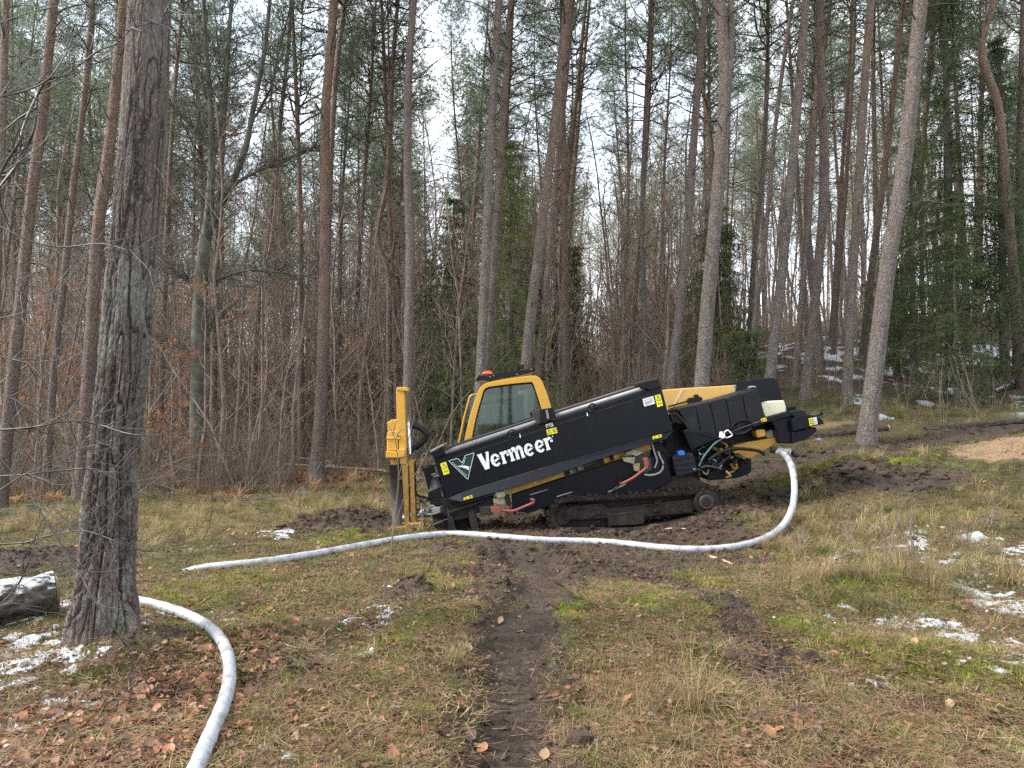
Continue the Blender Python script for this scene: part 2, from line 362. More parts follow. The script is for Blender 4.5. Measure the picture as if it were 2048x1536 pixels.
litter = t.ramp(t.voro(26, None, 'F1', 'Color'), [(.15, (.045, .026, .02)), (.45, (.11, .06, .04)), (.7, (.20, .105, .065)), (.9, (.12, .09, .075))])
litter = t.mix(t.ramp(n2, [(.4, .7), (.6, 0.)]), litter, (.03, .02, .016))
big = t.noise(2.3, 5, None, .7); mud = t.mix(t.ramp(big, [(.38, .8), (.6, 0.)]), t.ramp(n2, [(.25, (.026, .017, .012)), (.5, (.074, .050, .036)), (.7, (.145, .10, .072))]), (.036, .024, .018))
sand = t.ramp(n2, [(.3, (.15, .10, .058)), (.6, (.30, .205, .12))])
c = t.mix(t.math('MULTIPLY', B[0], .75), base, dry)
c = t.mix(t.math('MULTIPLY', B[1], .75), c, litter)
c = t.mix(t.math('MULTIPLY', A[2], .85), c, mossc)
c = t.mix(t.math('MULTIPLY', A[0], t.ramp(n1, [(.3, .75), (.55, 1.)])), c, mud)
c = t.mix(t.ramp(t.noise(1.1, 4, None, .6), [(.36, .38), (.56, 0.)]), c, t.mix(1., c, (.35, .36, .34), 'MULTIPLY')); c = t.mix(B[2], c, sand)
sn = t.ramp(t.math('ADD', A[1], t.math('ADD', t.math('MULTIPLY', t.math('SUBTRACT', n2, .5), 1.3), t.math('MULTIPLY', t.math('SUBTRACT', n3, .5), 1.2))), [(.42, 0.), (.72, .92)])
c = t.mix(sn, c, (.74, .78, .82))
t.bump(t.math('ADD', t.math('MULTIPLY', n2, 1.), t.math('MULTIPLY', n3, .5)), .9, .035)
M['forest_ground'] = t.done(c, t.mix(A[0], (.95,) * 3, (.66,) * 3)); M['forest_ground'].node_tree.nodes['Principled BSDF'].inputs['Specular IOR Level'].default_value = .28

# ------------------------------------------------------------------ mesh helpers
def mesh_np(name, V, F, mats=(), mi=None, smooth=False):
    """V (n,3), F list of arrays (each k-gons) or one array"""
    if isinstance(F, np.ndarray): F = [F]
    F = [f for f in F if len(f)]
    me = bpy.data.meshes.new(name)
    V = np.asarray(V, np.float32); me.vertices.add(len(V)); me.vertices.foreach_set('co', V.ravel())
    nl = sum(f.size for f in F); npoly = sum(len(f) for f in F)
    me.loops.add(nl); me.polygons.add(npoly)
    me.loops.foreach_set('vertex_index', np.concatenate([f.ravel() for f in F]).astype(np.int32))
    tot = np.concatenate([np.full(len(f), f.shape[1]) for f in F]).astype(np.int32)
    start = np.concatenate([[0], np.cumsum(tot)[:-1]]).astype(np.int32)
    me.polygons.foreach_set('loop_start', start)
    if mi is not None: me.polygons.foreach_set('material_index', np.asarray(mi, np.int32))
    if smooth: me.polygons.foreach_set('use_smooth', np.ones(npoly, bool))
    me.update(calc_edges=True)
    for m in mats: me.materials.append(m if not isinstance(m, str) else M[m])
    return me
def put(name, me, parent=None, loc=None, rot=None, scale=None, **tags):
    o = bpy.data.objects.new(name, me); COL.objects.link(o)
    if parent: o.parent = parent
    if loc is not None: o.location = loc
    if rot is not None: o.rotation_euler = rot
    if scale is not None: o.scale = (scale,) * 3 if isinstance(scale, (int, float)) else scale
    for k, v in tags.items():
        if v: o[k] = v
    return o
def thing(name, label, cat, loc=(0, 0, 0), rz=0, group=None):
    o = bpy.data.objects.new(name, None); COL.objects.link(o); o.location = loc; o.rotation_euler = (0, 0, rz)
    o.empty_display_size = .2; o['label'] = label; o['category'] = cat
    if group: o['group'] = group
    return o

class Tubes:
    """collects tapered tubes"""
    def __init__(s): s.v = []; s.f4 = []; s.f3 = []; s.n = 0
    def add(s, pts, rad, k=5, cap=False):
        P = np.array([tuple(p) for p in pts], float); n = len(P)
        if n < 2: return
        T = np.empty_like(P); T[1:-1] = P[2:] - P[:-2]; T[0] = P[1] - P[0]; T[-1] = P[-1] - P[-2]
        T /= np.linalg.norm(T, axis=1)[:, None] + 1e-12
        ref = np.array([0, 0, 1.]) if abs(T[:, 2]).mean() < .85 else np.array([1., 0, 0])
        U = np.cross(T, ref); U /= np.linalg.norm(U, axis=1)[:, None] + 1e-12; W = np.cross(T, U)
        a = np.arange(k) * 2 * math.pi / k
        R = np.asarray(rad, float) if np.ndim(rad) else np.full(n, float(rad))
        ring = P[:, None] + R[:, None, None] * (np.cos(a)[None, :, None] * U[:, None] + np.sin(a)[None, :, None] * W[:, None])
        s.v.append(ring.reshape(-1, 3)); i = np.arange(n - 1)[:, None] * k; j = np.arange(k)[None]; j2 = (j + 1) % k
        s.f4.append((np.stack([i + j, i + j2, i + k + j2, i + k + j], -1).reshape(-1, 4)) + s.n)
        s.n += n * k
        if cap:
            for e, rev in ((0, True), (n - 1, False)):
                s.v.append(P[e:e + 1]); c = s.n; s.n += 1; b = c - (n - e) * k if e == 0 else c - 1 - k
                b = s.n - 1 - n * k if e == 0 else s.n - 2 - k
                q = np.arange(k); f = np.stack([b + q, b + (q + 1) % k, np.full(k, c)], -1)
                s.f3.append(f[:, ::-1] if not rev else f)
    def mesh(s, name, mats, smooth=True):
        return mesh_np(name, np.concatenate(s.v), [np.concatenate(s.f4)] + ([np.concatenate(s.f3)] if s.f3 else []), mats, smooth=smooth)
def join_np(parts):
    """parts: (V, [F...], material index) -> V, F list, mi"""
    V = []; F = []; mi = []; n = 0
    for v, fs, m in parts:
        for f in fs:
            if len(f): F.append(f + n); mi += [m] * len(f)
        V.append(v); n += len(v)
    return np.concatenate(V), F, mi
def tris_blades(c, d, L, W, side=None):
    """one thin triangle per row: base at c, pointing along d"""
    n = len(c)
    if side is None: side = rng.normal(size=(n, 3))
    s = np.cross(d, side); s /= np.linalg.norm(s, axis=1)[:, None] + 1e-9
    L = np.broadcast_to(L, (n,))[:, None]; W = np.broadcast_to(W, (n,))[:, None]
    V = np.stack([c - s * W / 2, c + s * W / 2, c + d * L], 1).reshape(-1, 3)
    return V, np.arange(3 * n).reshape(-1, 3)
def unit(a): return a / (np.linalg.norm(a, axis=-1, keepdims=True) + 1e-9)
def catmull(P, m=6):
    P = [np.array(p, float) for p in P]; Q = [2 * P[0] - P[1]] + P + [2 * P[-1] - P[-2]]; out = []
    for i in range(1, len(Q) - 2):
        for k in range(m):
            t = k / m; a, b, c, d = Q[i - 1], Q[i], Q[i + 1], Q[i + 2]
            out.append(.5 * (2 * b + (c - a) * t + (2 * a - 5 * b + 4 * c - d) * t * t + (3 * b - a - 3 * c + d) * t ** 3))
    out.append(P[-1]); return out

def scatter(name, pts, rots, scls, idx, sources, **tags):
    """one object that instances its kinds on points (for what nobody could count)"""
    me = bpy.data.meshes.new(name); n = len(pts)
    me.vertices.add(n); me.vertices.foreach_set('co', np.asarray(pts, np.float32).ravel())
    a = me.attributes.new('rot', 'FLOAT_VECTOR', 'POINT'); a.data.foreach_set('vector', np.asarray(rots, np.float32).ravel())
    a = me.attributes.new('scl', 'FLOAT', 'POINT'); a.data.foreach_set('value', np.asarray(scls, np.float32))
    a = me.attributes.new('idx', 'INT', 'POINT'); a.data.foreach_set('value', np.asarray(idx, np.int32))
    col = bpy.data.collections.new(name + '_kinds')
    for k, sm in enumerate(sources):
        o = bpy.data.objects.new('%s_kind_%02d' % (name, k), sm); col.objects.link(o)
    ng = bpy.data.node_groups.new(name, 'GeometryNodeTree')
    ng.interface.new_socket('Geometry', in_out='INPUT', socket_type='NodeSocketGeometry')
    ng.interface.new_socket('Geometry', in_out='OUTPUT', socket_type='NodeSocketGeometry')
    N = ng.nodes; gi = N.new('NodeGroupInput'); go = N.new('NodeGroupOutput')
    ci = N.new('GeometryNodeCollectionInfo'); ci.inputs['Collection'].default_value = col
    ci.inputs['Separate Children'].default_value = True; ci.inputs['Reset Children'].default_value = True
    ip = N.new('GeometryNodeInstanceOnPoints'); ip.inputs['Pick Instance'].default_value = True
    def na(nm, tp):
        q = N.new('GeometryNodeInputNamedAttribute'); q.data_type = tp; q.inputs['Name'].default_value = nm; return q.outputs['Attribute']
    er = N.new('FunctionNodeEulerToRotation')
    ng.links.new(gi.outputs[0], ip.inputs['Points']); ng.links.new(ci.outputs[0], ip.inputs['Instance'])
    ng.links.new(na('idx', 'INT'), ip.inputs['Instance Index']); ng.links.new(na('rot', 'FLOAT_VECTOR'), er.inputs[0])
    ng.links.new(er.outputs[0], ip.inputs['Rotation']); ng.links.new(na('scl', 'FLOAT'), ip.inputs['Scale'])
    ng.links.new(ip.outputs[0], go.inputs[0])
    o = put(name, me, kind='stuff', **tags); md = o.modifiers.new('scatter', 'NODES'); md.node_group = ng
    return o

# ------------------------------------------------------------------ ground sheet
na_ = 580
r = np.concatenate([np.geomspace(1.2, 2.7, 26)[:-1], np.geomspace(2.7, 8.5, 400)[:-1], np.geomspace(8.5, 15, 170)[:-1], np.geomspace(15, 330, 240)]); nr = len(r)
ang = np.concatenate([np.linspace(-math.pi, -.86, 22)[:-1], np.linspace(-.86, .86, na_), np.linspace(.86, math.pi, 22)[1:]])
cx, cy = 0., -1.0
X = cx + r[:, None] * np.sin(ang)[None]; Y = cy + r[:, None] * np.cos(ang)[None]
Z = H(X, Y)
mud, snow, moss, dry, lit, sand = masks(X, Y)
Z = Z + snow * .012
V = np.stack([X, Y, Z], -1).reshape(-1, 3)
na2 = len(ang); i = np.arange(nr - 1)[:, None] * na2; j = np.arange(na2 - 1)[None]
F = np.stack([i + j, i + na2 + j, i + na2 + j + 1, i + j + 1], -1).reshape(-1, 4)[:, ::-1]
V = np.concatenate([V, [[cx, cy, 0.]]]); jj = np.arange(na2 - 1)
F3 = np.stack([jj + 1, jj, np.full(na2 - 1, len(V) - 1)], -1)
gme = mesh_np('ground', V, [F, F3], ['forest_ground'], smooth=True)
def colattr(nm, a, b, c):
    at_ = gme.attributes.new(nm, 'FLOAT_COLOR', 'POINT')
    q = np.ones((len(V), 4), np.float32); q[:, 3] = 1
    for k, s in enumerate((a, b, c)): q[:-1, k] = s.ravel()
    q[-1, :3] = 0; at_.data.foreach_set('color', q.ravel())
colattr('cover_a', mud, snow, moss); colattr('cover_b', dry, lit, sand)
ground = put('ground', gme, kind='structure')

# ------------------------------------------------------------------ trees: shared crowns, limbs and thickets
def needle_tufts(c, d, k, L, W, spread):
    """k thin needles bundles per tuft centre"""
    n = len(c); C = np.repeat(c, k, 0); D = unit(np.repeat(d, k, 0) + rng.normal(size=(n * k, 3)) * spread)
    C = C + rng.normal(size=C.shape) * .02
    return tris_blades(C, D, L * rng.uniform(.6, 1.2, n * k), W)

def pine_crown(seed, Hc=9.5, R=2.0, start_bare=2.0, leaf='pine_needles', dens=1.0):
    """crown about an upright axis, base at z=0: limbs and clumped needles"""
    g = np.random.default_rng(seed); T = Tubes(); cs = []; ds = []
    z = .2
    while z < Hc - .15:
        k = g.integers(2, 5); a0 = g.uniform(0, 6.28)
        for q in range(k):
            a = a0 + q * 6.28 / k + g.normal() * .35; f = z / Hc
            L = R * (1.15 - .85 * f ** 1.5) * g.uniform(.55, 1.15)
            bare = z < start_bare and g.random() < .8
            m = 7; el = g.uniform(.15, .75); pts = []; p = np.array([0, 0, z]); dirh = np.array([math.cos(a), math.sin(a), 0])
            for s in range(m):
                pts.append(p.copy()); e = el + .35 * (s / m) * (1 if not bare else -1.2) + g.normal() * .15
                dirh = unit(dirh + np.array([g.normal(), g.normal(), 0]) * .13)
                p = p + (dirh * math.cos(e) + np.array([0, 0, math.sin(e)])) * L / m
            pts.append(p.copy()); r0 = .007 + .011 * L * (1 - f * .5)
            T.add(pts, np.linspace(r0, .004, len(pts)), 4)
            if bare:
                for b in range(g.integers(1, 5)):
                    s = g.integers(2, m); dd = unit(pts[s] - pts[s - 1] + g.normal(size=3) * .7)
                    T.add([pts[s], pts[s] + dd * g.uniform(.2, .6)], [.006, .003], 3)
                continue
            for b in range(int(5 + 4 * L)):
                s = g.integers(2, m + 1); dd = unit(pts[s] - pts[s - 1] + g.normal(size=3) * [.8, .8, .45] + [0, 0, .2])
                l2 = g.uniform(.25, .75) * (.5 + .35 * L); e = pts[s] + dd * l2
                T.add([pts[s], (pts[s] + e) / 2 + g.normal(size=3) * .03, e], [.008, .005, .003], 3)
                nt = int(6 * dens)
                w = g.uniform(.25, 1.08, nt)[:, None]; cc = pts[s] + (e - pts[s]) * w + g.normal(size=(nt, 3)) * .15
                cs.append(cc); ds.append(np.repeat((dd + [0, 0, .35])[None], nt, 0))
        z += g.uniform(.22, .5)
    c = np.concatenate(cs); d = unit(np.concatenate(ds))
    nv, nf = needle_tufts(c, d, 9, .13, .011, .9)
    tv = np.concatenate(T.v); V, F, mi = join_np([(tv, T.f4 and [np.concatenate(T.f4)], 0), (nv, [nf], 1)])
    return mesh_np('pine_crown', V, F, ['red_pine_bark', leaf], mi)
CROWNS = [pine_crown(100 + k, Hc=9.5 + (k % 3) * .8, R=[2.0, 1.7, 2.3, 1.5, 2.1, 1.8][k], start_bare=[2.2, 3, 1.5, 2.5, 2, 3.2][k]) for k in range(6)]
FAR_CROWNS = [pine_crown(130 + k, Hc=9.5, R=[1.6, 1.9][k], start_bare=2, leaf='hazed_needles', dens=.8) for k in range(2)]

def dead_branches(seed, path, z0, z1, r_at, dens=1.0, Lmax=2.2):
    """dead limbs of a pine below its crown; path(z) -> xy"""
    g = np.random.default_rng(seed); T = Tubes(); z = z0
    while z < z1:
        for q in range(g.integers(1, 4)):
            a = g.uniform(0, 6.28); x, y = path(z); f = (z - z0) / max(z1 - z0, 1)
            if g.random() > .35 + .65 * f: L = g.uniform(.08, .35)
            else: L = g.uniform(.4, Lmax) * (.5 + .6 * f)
            el = g.uniform(.1, .8); p = np.array([x, y, z]); dh = np.array([math.cos(a), math.sin(a), 0]); pts = [p.copy()]; m = 5
            for s in range(m):
                e = el - .5 * s / m + g.normal() * .16; dh = unit(dh + np.array([g.normal(), g.normal(), 0]) * .16)
                p = p + (dh * math.cos(e) + np.array([0, 0, math.sin(e)])) * L / m; pts.append(p.copy())
            r0 = .006 + .008 * L; T.add(pts, np.linspace(r0, .003, m + 1), 4)
            if L > .6:
                for b in range(int(g.integers(2, 6) * L)):
                    s = g.integers(1, m); dd = unit(pts[s + 1] - pts[s] + g.normal(size=3) * .6); l2 = g.uniform(.15, .7)
                    e2 = pts[s] + dd * l2; T.add([pts[s], (pts[s] + e2) / 2 + g.normal(size=3) * .04, e2], [.006, .0045, .0025], 3)
                    if g.random() < .5: T.add([e2, e2 + unit(dd + g.normal(size=3) * .6) * .3], [.0028, .002], 3)
        z += g.uniform(.25, .6) / dens
    return T.mesh('branches', ['dead_branch']) if T.n else None

def trunk_mesh(pts, rad, mat, k=14, seed=0):
    g = np.random.default_rng(seed); T = Tubes(); T.add(pts, rad, k)
    V = np.concatenate(T.v); n = len(pts); V = V.reshape(n, k, 3); C = np.array([tuple(p) for p in pts])[:, None]
    nz = fbm(np.arange(k)[None] * .9 + np.zeros((n, 1)), C[:, :, 2] * 1.4, seed, 3); f = 1 + (nz - .5) * .16
    f[:, -1] = (f[:, 0] + f[:, -2]) / 2
    V = C + (V - C) * f[..., None]
    return mesh_np('trunk', V.reshape(-1, 3), T.f4[0], [mat], smooth=True)

# generic pines for the depth of the wood
GEN = []
for k in range(7):
    g = np.random.default_rng(300 + k); Ht = g.uniform(17.5, 21); zc = Ht - [9.5, 10.3, 11.1, 9.5, 10.3, 11.1, 9.5][k]
    lx, ly = g.normal() * .018, g.normal() * .018; ax, ay, ph = g.normal() * .12, g.normal() * .12, g.uniform(0, 6)
    path = lambda z, lx=lx, ly=ly, ax=ax, ay=ay, ph=ph: (lx * z + ax * math.sin(z * .45 + ph) - ax * math.sin(ph), ly * z + ay * math.sin(z * .4 + ph) - ay * math.sin(ph))
    zs = np.concatenate([[-.6, 0, .25, .6], np.arange(1.2, Ht - .3, .8)])
    pts = [(*path(max(z, 0)), z) for z in zs]; r0 = g.uniform(.08, .125)
    rad = [r0 * (1 + .35 * math.exp(-max(z, 0) * 2.4)) * max(.12, (1 - max(z, 0) / Ht) ** .7) for z in zs]
    tm = trunk_mesh(pts, rad, ['pine_bark', 'grey_pine_bark', 'red_pine_bark'][k % 3], 8, k)
    bm_ = dead_branches(400 + k, path, 3.0, zc + .8, None, 1.0, 1.9)
    GEN.append((tm, bm_, CROWNS[k % 6], path(zc), zc, Ht))

def bare_tree(seed, Ht, spread=.45, stems=1, r0=.03, twigs=1.0, leafy=0.0, mat='twig_bark', leafmat='beech_leaf', up=.12, nseg=9):
    g = np.random.default_rng(seed); T = Tubes(); lp = []
    def grow(p, d, L, r, lev):
        m = nseg if lev == 0 else (6 if lev == 1 else 4); pts = [p.copy()]; 
        for s in range(m):
            d = unit(d + g.normal(size=3) * (.09 if lev == 0 else .16) + np.array([0, 0, up if lev else .03])); p = p + d * L / m; pts.append(p.copy())
        T.add(pts, np.linspace(r, max(r * .3, .0022), m + 1), 5 if lev == 0 else 3)
        if lev >= 3 or L < .12: 
            if leafy and g.random() < leafy: lp.extend([pts[-1], pts[-2], pts[1]])
            return
        nb = int({0: 17, 1: 6, 2: 3}[lev] * twigs * (1 if lev else Ht / 5) + g.random())
        for b in range(nb):
            t = g.uniform(.12 if lev == 0 else .2, .98); s = min(int(t * m), m - 1); q = pts[s] + (pts[s + 1] - pts[s]) * (t * m - s)
            a = g.uniform(0, 6.28); dv = unit(pts[s + 1] - pts[s]); o = unit(np.cross(dv, g.normal(size=3)))
            nd = unit(dv * (1 - spread) + o * (spread + .3))
            grow(q, nd, L * g.uniform(.18, .42) * (1.15 - .5 * t), max(r * (1 - t * .7) * .45, .0025), lev + 1)
    for s in range(stems):
        d = unit(np.array([g.normal() * .22 * (stems > 1) + g.normal() * .04, g.normal() * .22 * (stems > 1) + g.normal() * .04, 1]))
        grow(np.array([g.normal() * .05 * (stems > 1), g.normal() * .05 * (stems > 1), -.15]), d, Ht * g.uniform(.75, 1.1), r0 * g.uniform(.7, 1.1), 0)
    me = T.mesh('stem', [mat]); lm = None
    if lp:
        c = np.repeat(np.array(lp), 3, 0) + g.normal(size=(len(lp) * 3, 3)) * .04; n = len(c)
        a = unit(g.normal(size=(n, 3)) * [1, 1, .5]); b = unit(np.cross(a, g.normal(size=(n, 3)))); sz = g.uniform(.018, .034, n)[:, None]
        V = np.stack([c - a * sz, c - b * sz * .6, c + a * sz, c + b * sz * .6], 1).reshape(-1, 3)
        lm = mesh_np('leaves', V, np.arange(4 * n).reshape(-1, 4), [leafmat])
    return me, lm
BARE = [bare_tree(500 + k, Ht, sp, st, r0, tw, lf, mt) for k, (Ht, sp, st, r0, tw, lf, mt) in enumerate([
    (6.5, .42, 1, .04, 1.0, .0, 'twig_bark'), (5.0, .5, 1, .03, 1.0, .10, 'twig_bark'), (7.5, .38, 1, .05, .9, .04, 'twig_bark'), (4.0, .55, 2, .022, .8, .0, 'twig_bark'),
    (3.4, .6, 1, .022, 1.0, .38, 'twig_bark'), (8.5, .36, 1, .055, .9, .0, 'twig_bark')])]
SCRUB = [bare_tree(520 + k, 1.3 + .4 * k, .5, 5, .009, .55, .12 * (k == 1), 'twig_bark' if k < 2 else 'twig_pale', up=.18, nseg=6) for k in range(3)]

# spruce with drooping limbs
def spruce(seed, Ht, R, z0=.6, dens=1.0):
    g = np.random.default_rng(seed); T = Tubes(); cs = []; ds = []
    T.add([(0, 0, -.3), (0, 0, Ht * .3), (0, 0, Ht * .7), (0, 0, Ht)], [.018 * Ht ** .9, .013 * Ht ** .9, .007 * Ht ** .9, .01], 8); z = z0
    while z < Ht - .1:
        f = (z - z0) / (Ht - z0); k = g.integers(3, 6); a0 = g.uniform(0, 6.28)
        for q in range(k):
            a = a0 + q * 6.28 / k + g.normal() * .25; L = (R * (1 - f) ** .8 + .15) * g.uniform(.6, 1.12)
            if g.random() < .22: L *= .45
            dh = np.array([math.cos(a), math.sin(a), 0.]); m = max(4, int(L / .28)); p = np.array([0, 0, z]); pts = [p.copy()]
            for s in range(m):
                e = .1 + .25 * f - .75 * math.sin(s / m * 2.2) * (1 - f * .6) + (.5 if s > m * .75 else 0)
                p = p + (dh * math.cos(e) + np.array([0, 0, math.sin(e)])) * L / m; pts.append(p.copy())
            T.add(pts, np.linspace(.008 + .008 * L, .003, m + 1), 3)
            sd = np.array([-dh[1], dh[0], 0])
            for s in range(1, m + 1):
                for side in (-1, 1, 0, 0):
                    l2 = (.18 + .42 * L * math.sin(min(1, s / m) * 2.6) * .6) * g.uniform(.4, 1.1) if side else g.uniform(.15, .5) * (1 - .5 * f)
                    dd = unit(sd * side * .9 + dh * .45 + np.array([0, 0, -.35 + g.normal() * .12])) if side else unit(np.array([g.normal() * .15, g.normal() * .15, -1]) + dh * .1)
                    nn = max(3, int(l2 / .035 * dens)); w = np.linspace(0.05, 1, nn)[:, None]
                    cc = pts[s] + dd * l2 * w + np.array([0, 0, -.12]) * w ** 2 * l2
                    cs.append(cc); ds.append(np.repeat(dd[None], nn, 0))
        z += g.uniform(.16, .3) * (1 if Ht < 8 else 1.3)
    c = np.concatenate(cs); d = np.concatenate(ds); k = 3
    C = np.repeat(c, k, 0); D = unit(np.repeat(d, k, 0) * .8 + rng.normal(size=C.shape) * .55)
    nv, nf = tris_blades(C, D, .11 * rng.uniform(.7, 1.3, len(C)), .020)
    tr = mesh_np('trunk', T.v[0], T.f4[0], ['beech_bark'], smooth=True)
    base = T.v[0].shape[0]
    bv = np.concatenate(T.v[1:]); bf = np.concatenate(T.f4[1:]) - base
    V, F, mi = join_np([(bv, [bf], 0), (nv, [nf], 1)])
    return tr, mesh_np('crown', V, F, ['dead_branch', 'spruce_needles'], mi)
SPR = [spruce(600, 13, 2.6, 2.0, .8), spruce(601, 9, 2.1, 1.1), spruce(602, 4.5, 1.1, .2), spruce(603, 1.7, .6, .05)]

# ------------------------------------------------------------------ pines one can point at, traced from the ground up
CNT = 0
def pine(label, D, w, pts, bark='pine_bark', Ht=None, crown=True, forks=(), name='pine_tree', group=None, branches=1.0, z_dead=3.2, lean_y=0.0, flare=.3, crown_s=1.0):
    """pts: pixels from base to top of view, w: pixel width near the base"""
    global CNT; CNT += 1; g = np.random.default_rng(700 + CNT)
    W = [np.array(at(px, py, D)) for px, py in pts]
    bx, bz = W[0][0], W[0][2]; gz = H1(bx, D)
    # carry the trunk down to the ground
    if W[0][2] > gz + .15:
        s = (W[1] - W[0]); s = s / max(s[2], .1); W.insert(0, W[0] - s * (W[0][2] - gz) * .8); W[0][2] = gz
    W[0][2] = gz; org = W[0].copy(); org[1] = D
    Ht = Ht or g.uniform(18.5, 21.5)
    C = [np.array(p) for p in catmull(W, 8)]
    s = unit(C[-1] - C[-6]) ; s = s / max(s[2], .3); top = org[2] + Ht
    p = C[-1].copy(); v = s.copy()
    while p[2] < top - .2:
        v = v * .93 + np.array([0, 0, .07]) ; v = v / v[2]; p = p + v * .6; C.append(p.copy())
    C = [c - org for c in C]
    for c in C: c[1] += lean_y * c[2]
    zs = np.array([c[2] for c in C]); zz = np.concatenate([[-.4, 0, .12, .3, .55, .9], np.arange(1.3, zs[-1], .35)])
    xs = np.interp(zz, zs, [c[0] for c in C]); ys = np.interp(zz, zs, [c[1] for c in C])
    w = w * .78; r0 = w / 2 * D / FPX
    rad = r0 * (1 + flare * np.exp(-np.clip(zz, 0, 9) * 3.2)) * np.clip(1 - np.clip(zz, 0, 99) / (Ht * 1.02), .03, 1) ** .6
    root = thing(name, label, 'tree', Vector(org), group=group)
    put('trunk', trunk_mesh(list(zip(xs, ys, zz)), rad, bark, 16 if w > 18 else 10, CNT), root)
    for fk in forks:       # second stems: (pixels..., width)
        fw, fp = fk; Q = [np.array(at(a, b, D)) - org for a, b in fp]; Q = catmull(Q, 6); q = Q[-1].copy(); v = unit(Q[-1] - Q[-4]); v = v / max(v[2], .3)
        while q[2] < Ht - 1.5: v = v * .93 + np.array([0, 0, .07]); v = v / v[2]; q = q + v * .6; Q.append(q.copy())
        rr = fw * .8 / 2 * D / FPX * np.linspace(1, .25, len(Q)); put('stem', trunk_mesh(Q, rr, bark, 10, CNT + 50), root)
        put('crown', CROWNS[CNT % 6], root, loc=Vector(Q[-1] - [0, 0, 7.5]), rot=(0, 0, g.uniform(0, 6)), scale=.8)
    path = lambda z: (np.interp(z, zz, xs), np.interp(z, zz, ys))
    zc = Ht - 9.6 * crown_s
    if branches:
        b = dead_branches(900 + CNT, path, z_dead, zc + .8, None, branches)
        if b: put('branches', b, root, kind='stuff')
    if crown:
        x, y = path(zc); x2, y2 = path(Ht - .3); L = Ht - zc
        put('crown', CROWNS[CNT % 6], root, loc=(x, y, zc), rot=(-(y2 - y) / L, (x2 - x) / L, g.uniform(0, 6)), scale=crown_s)
    return root
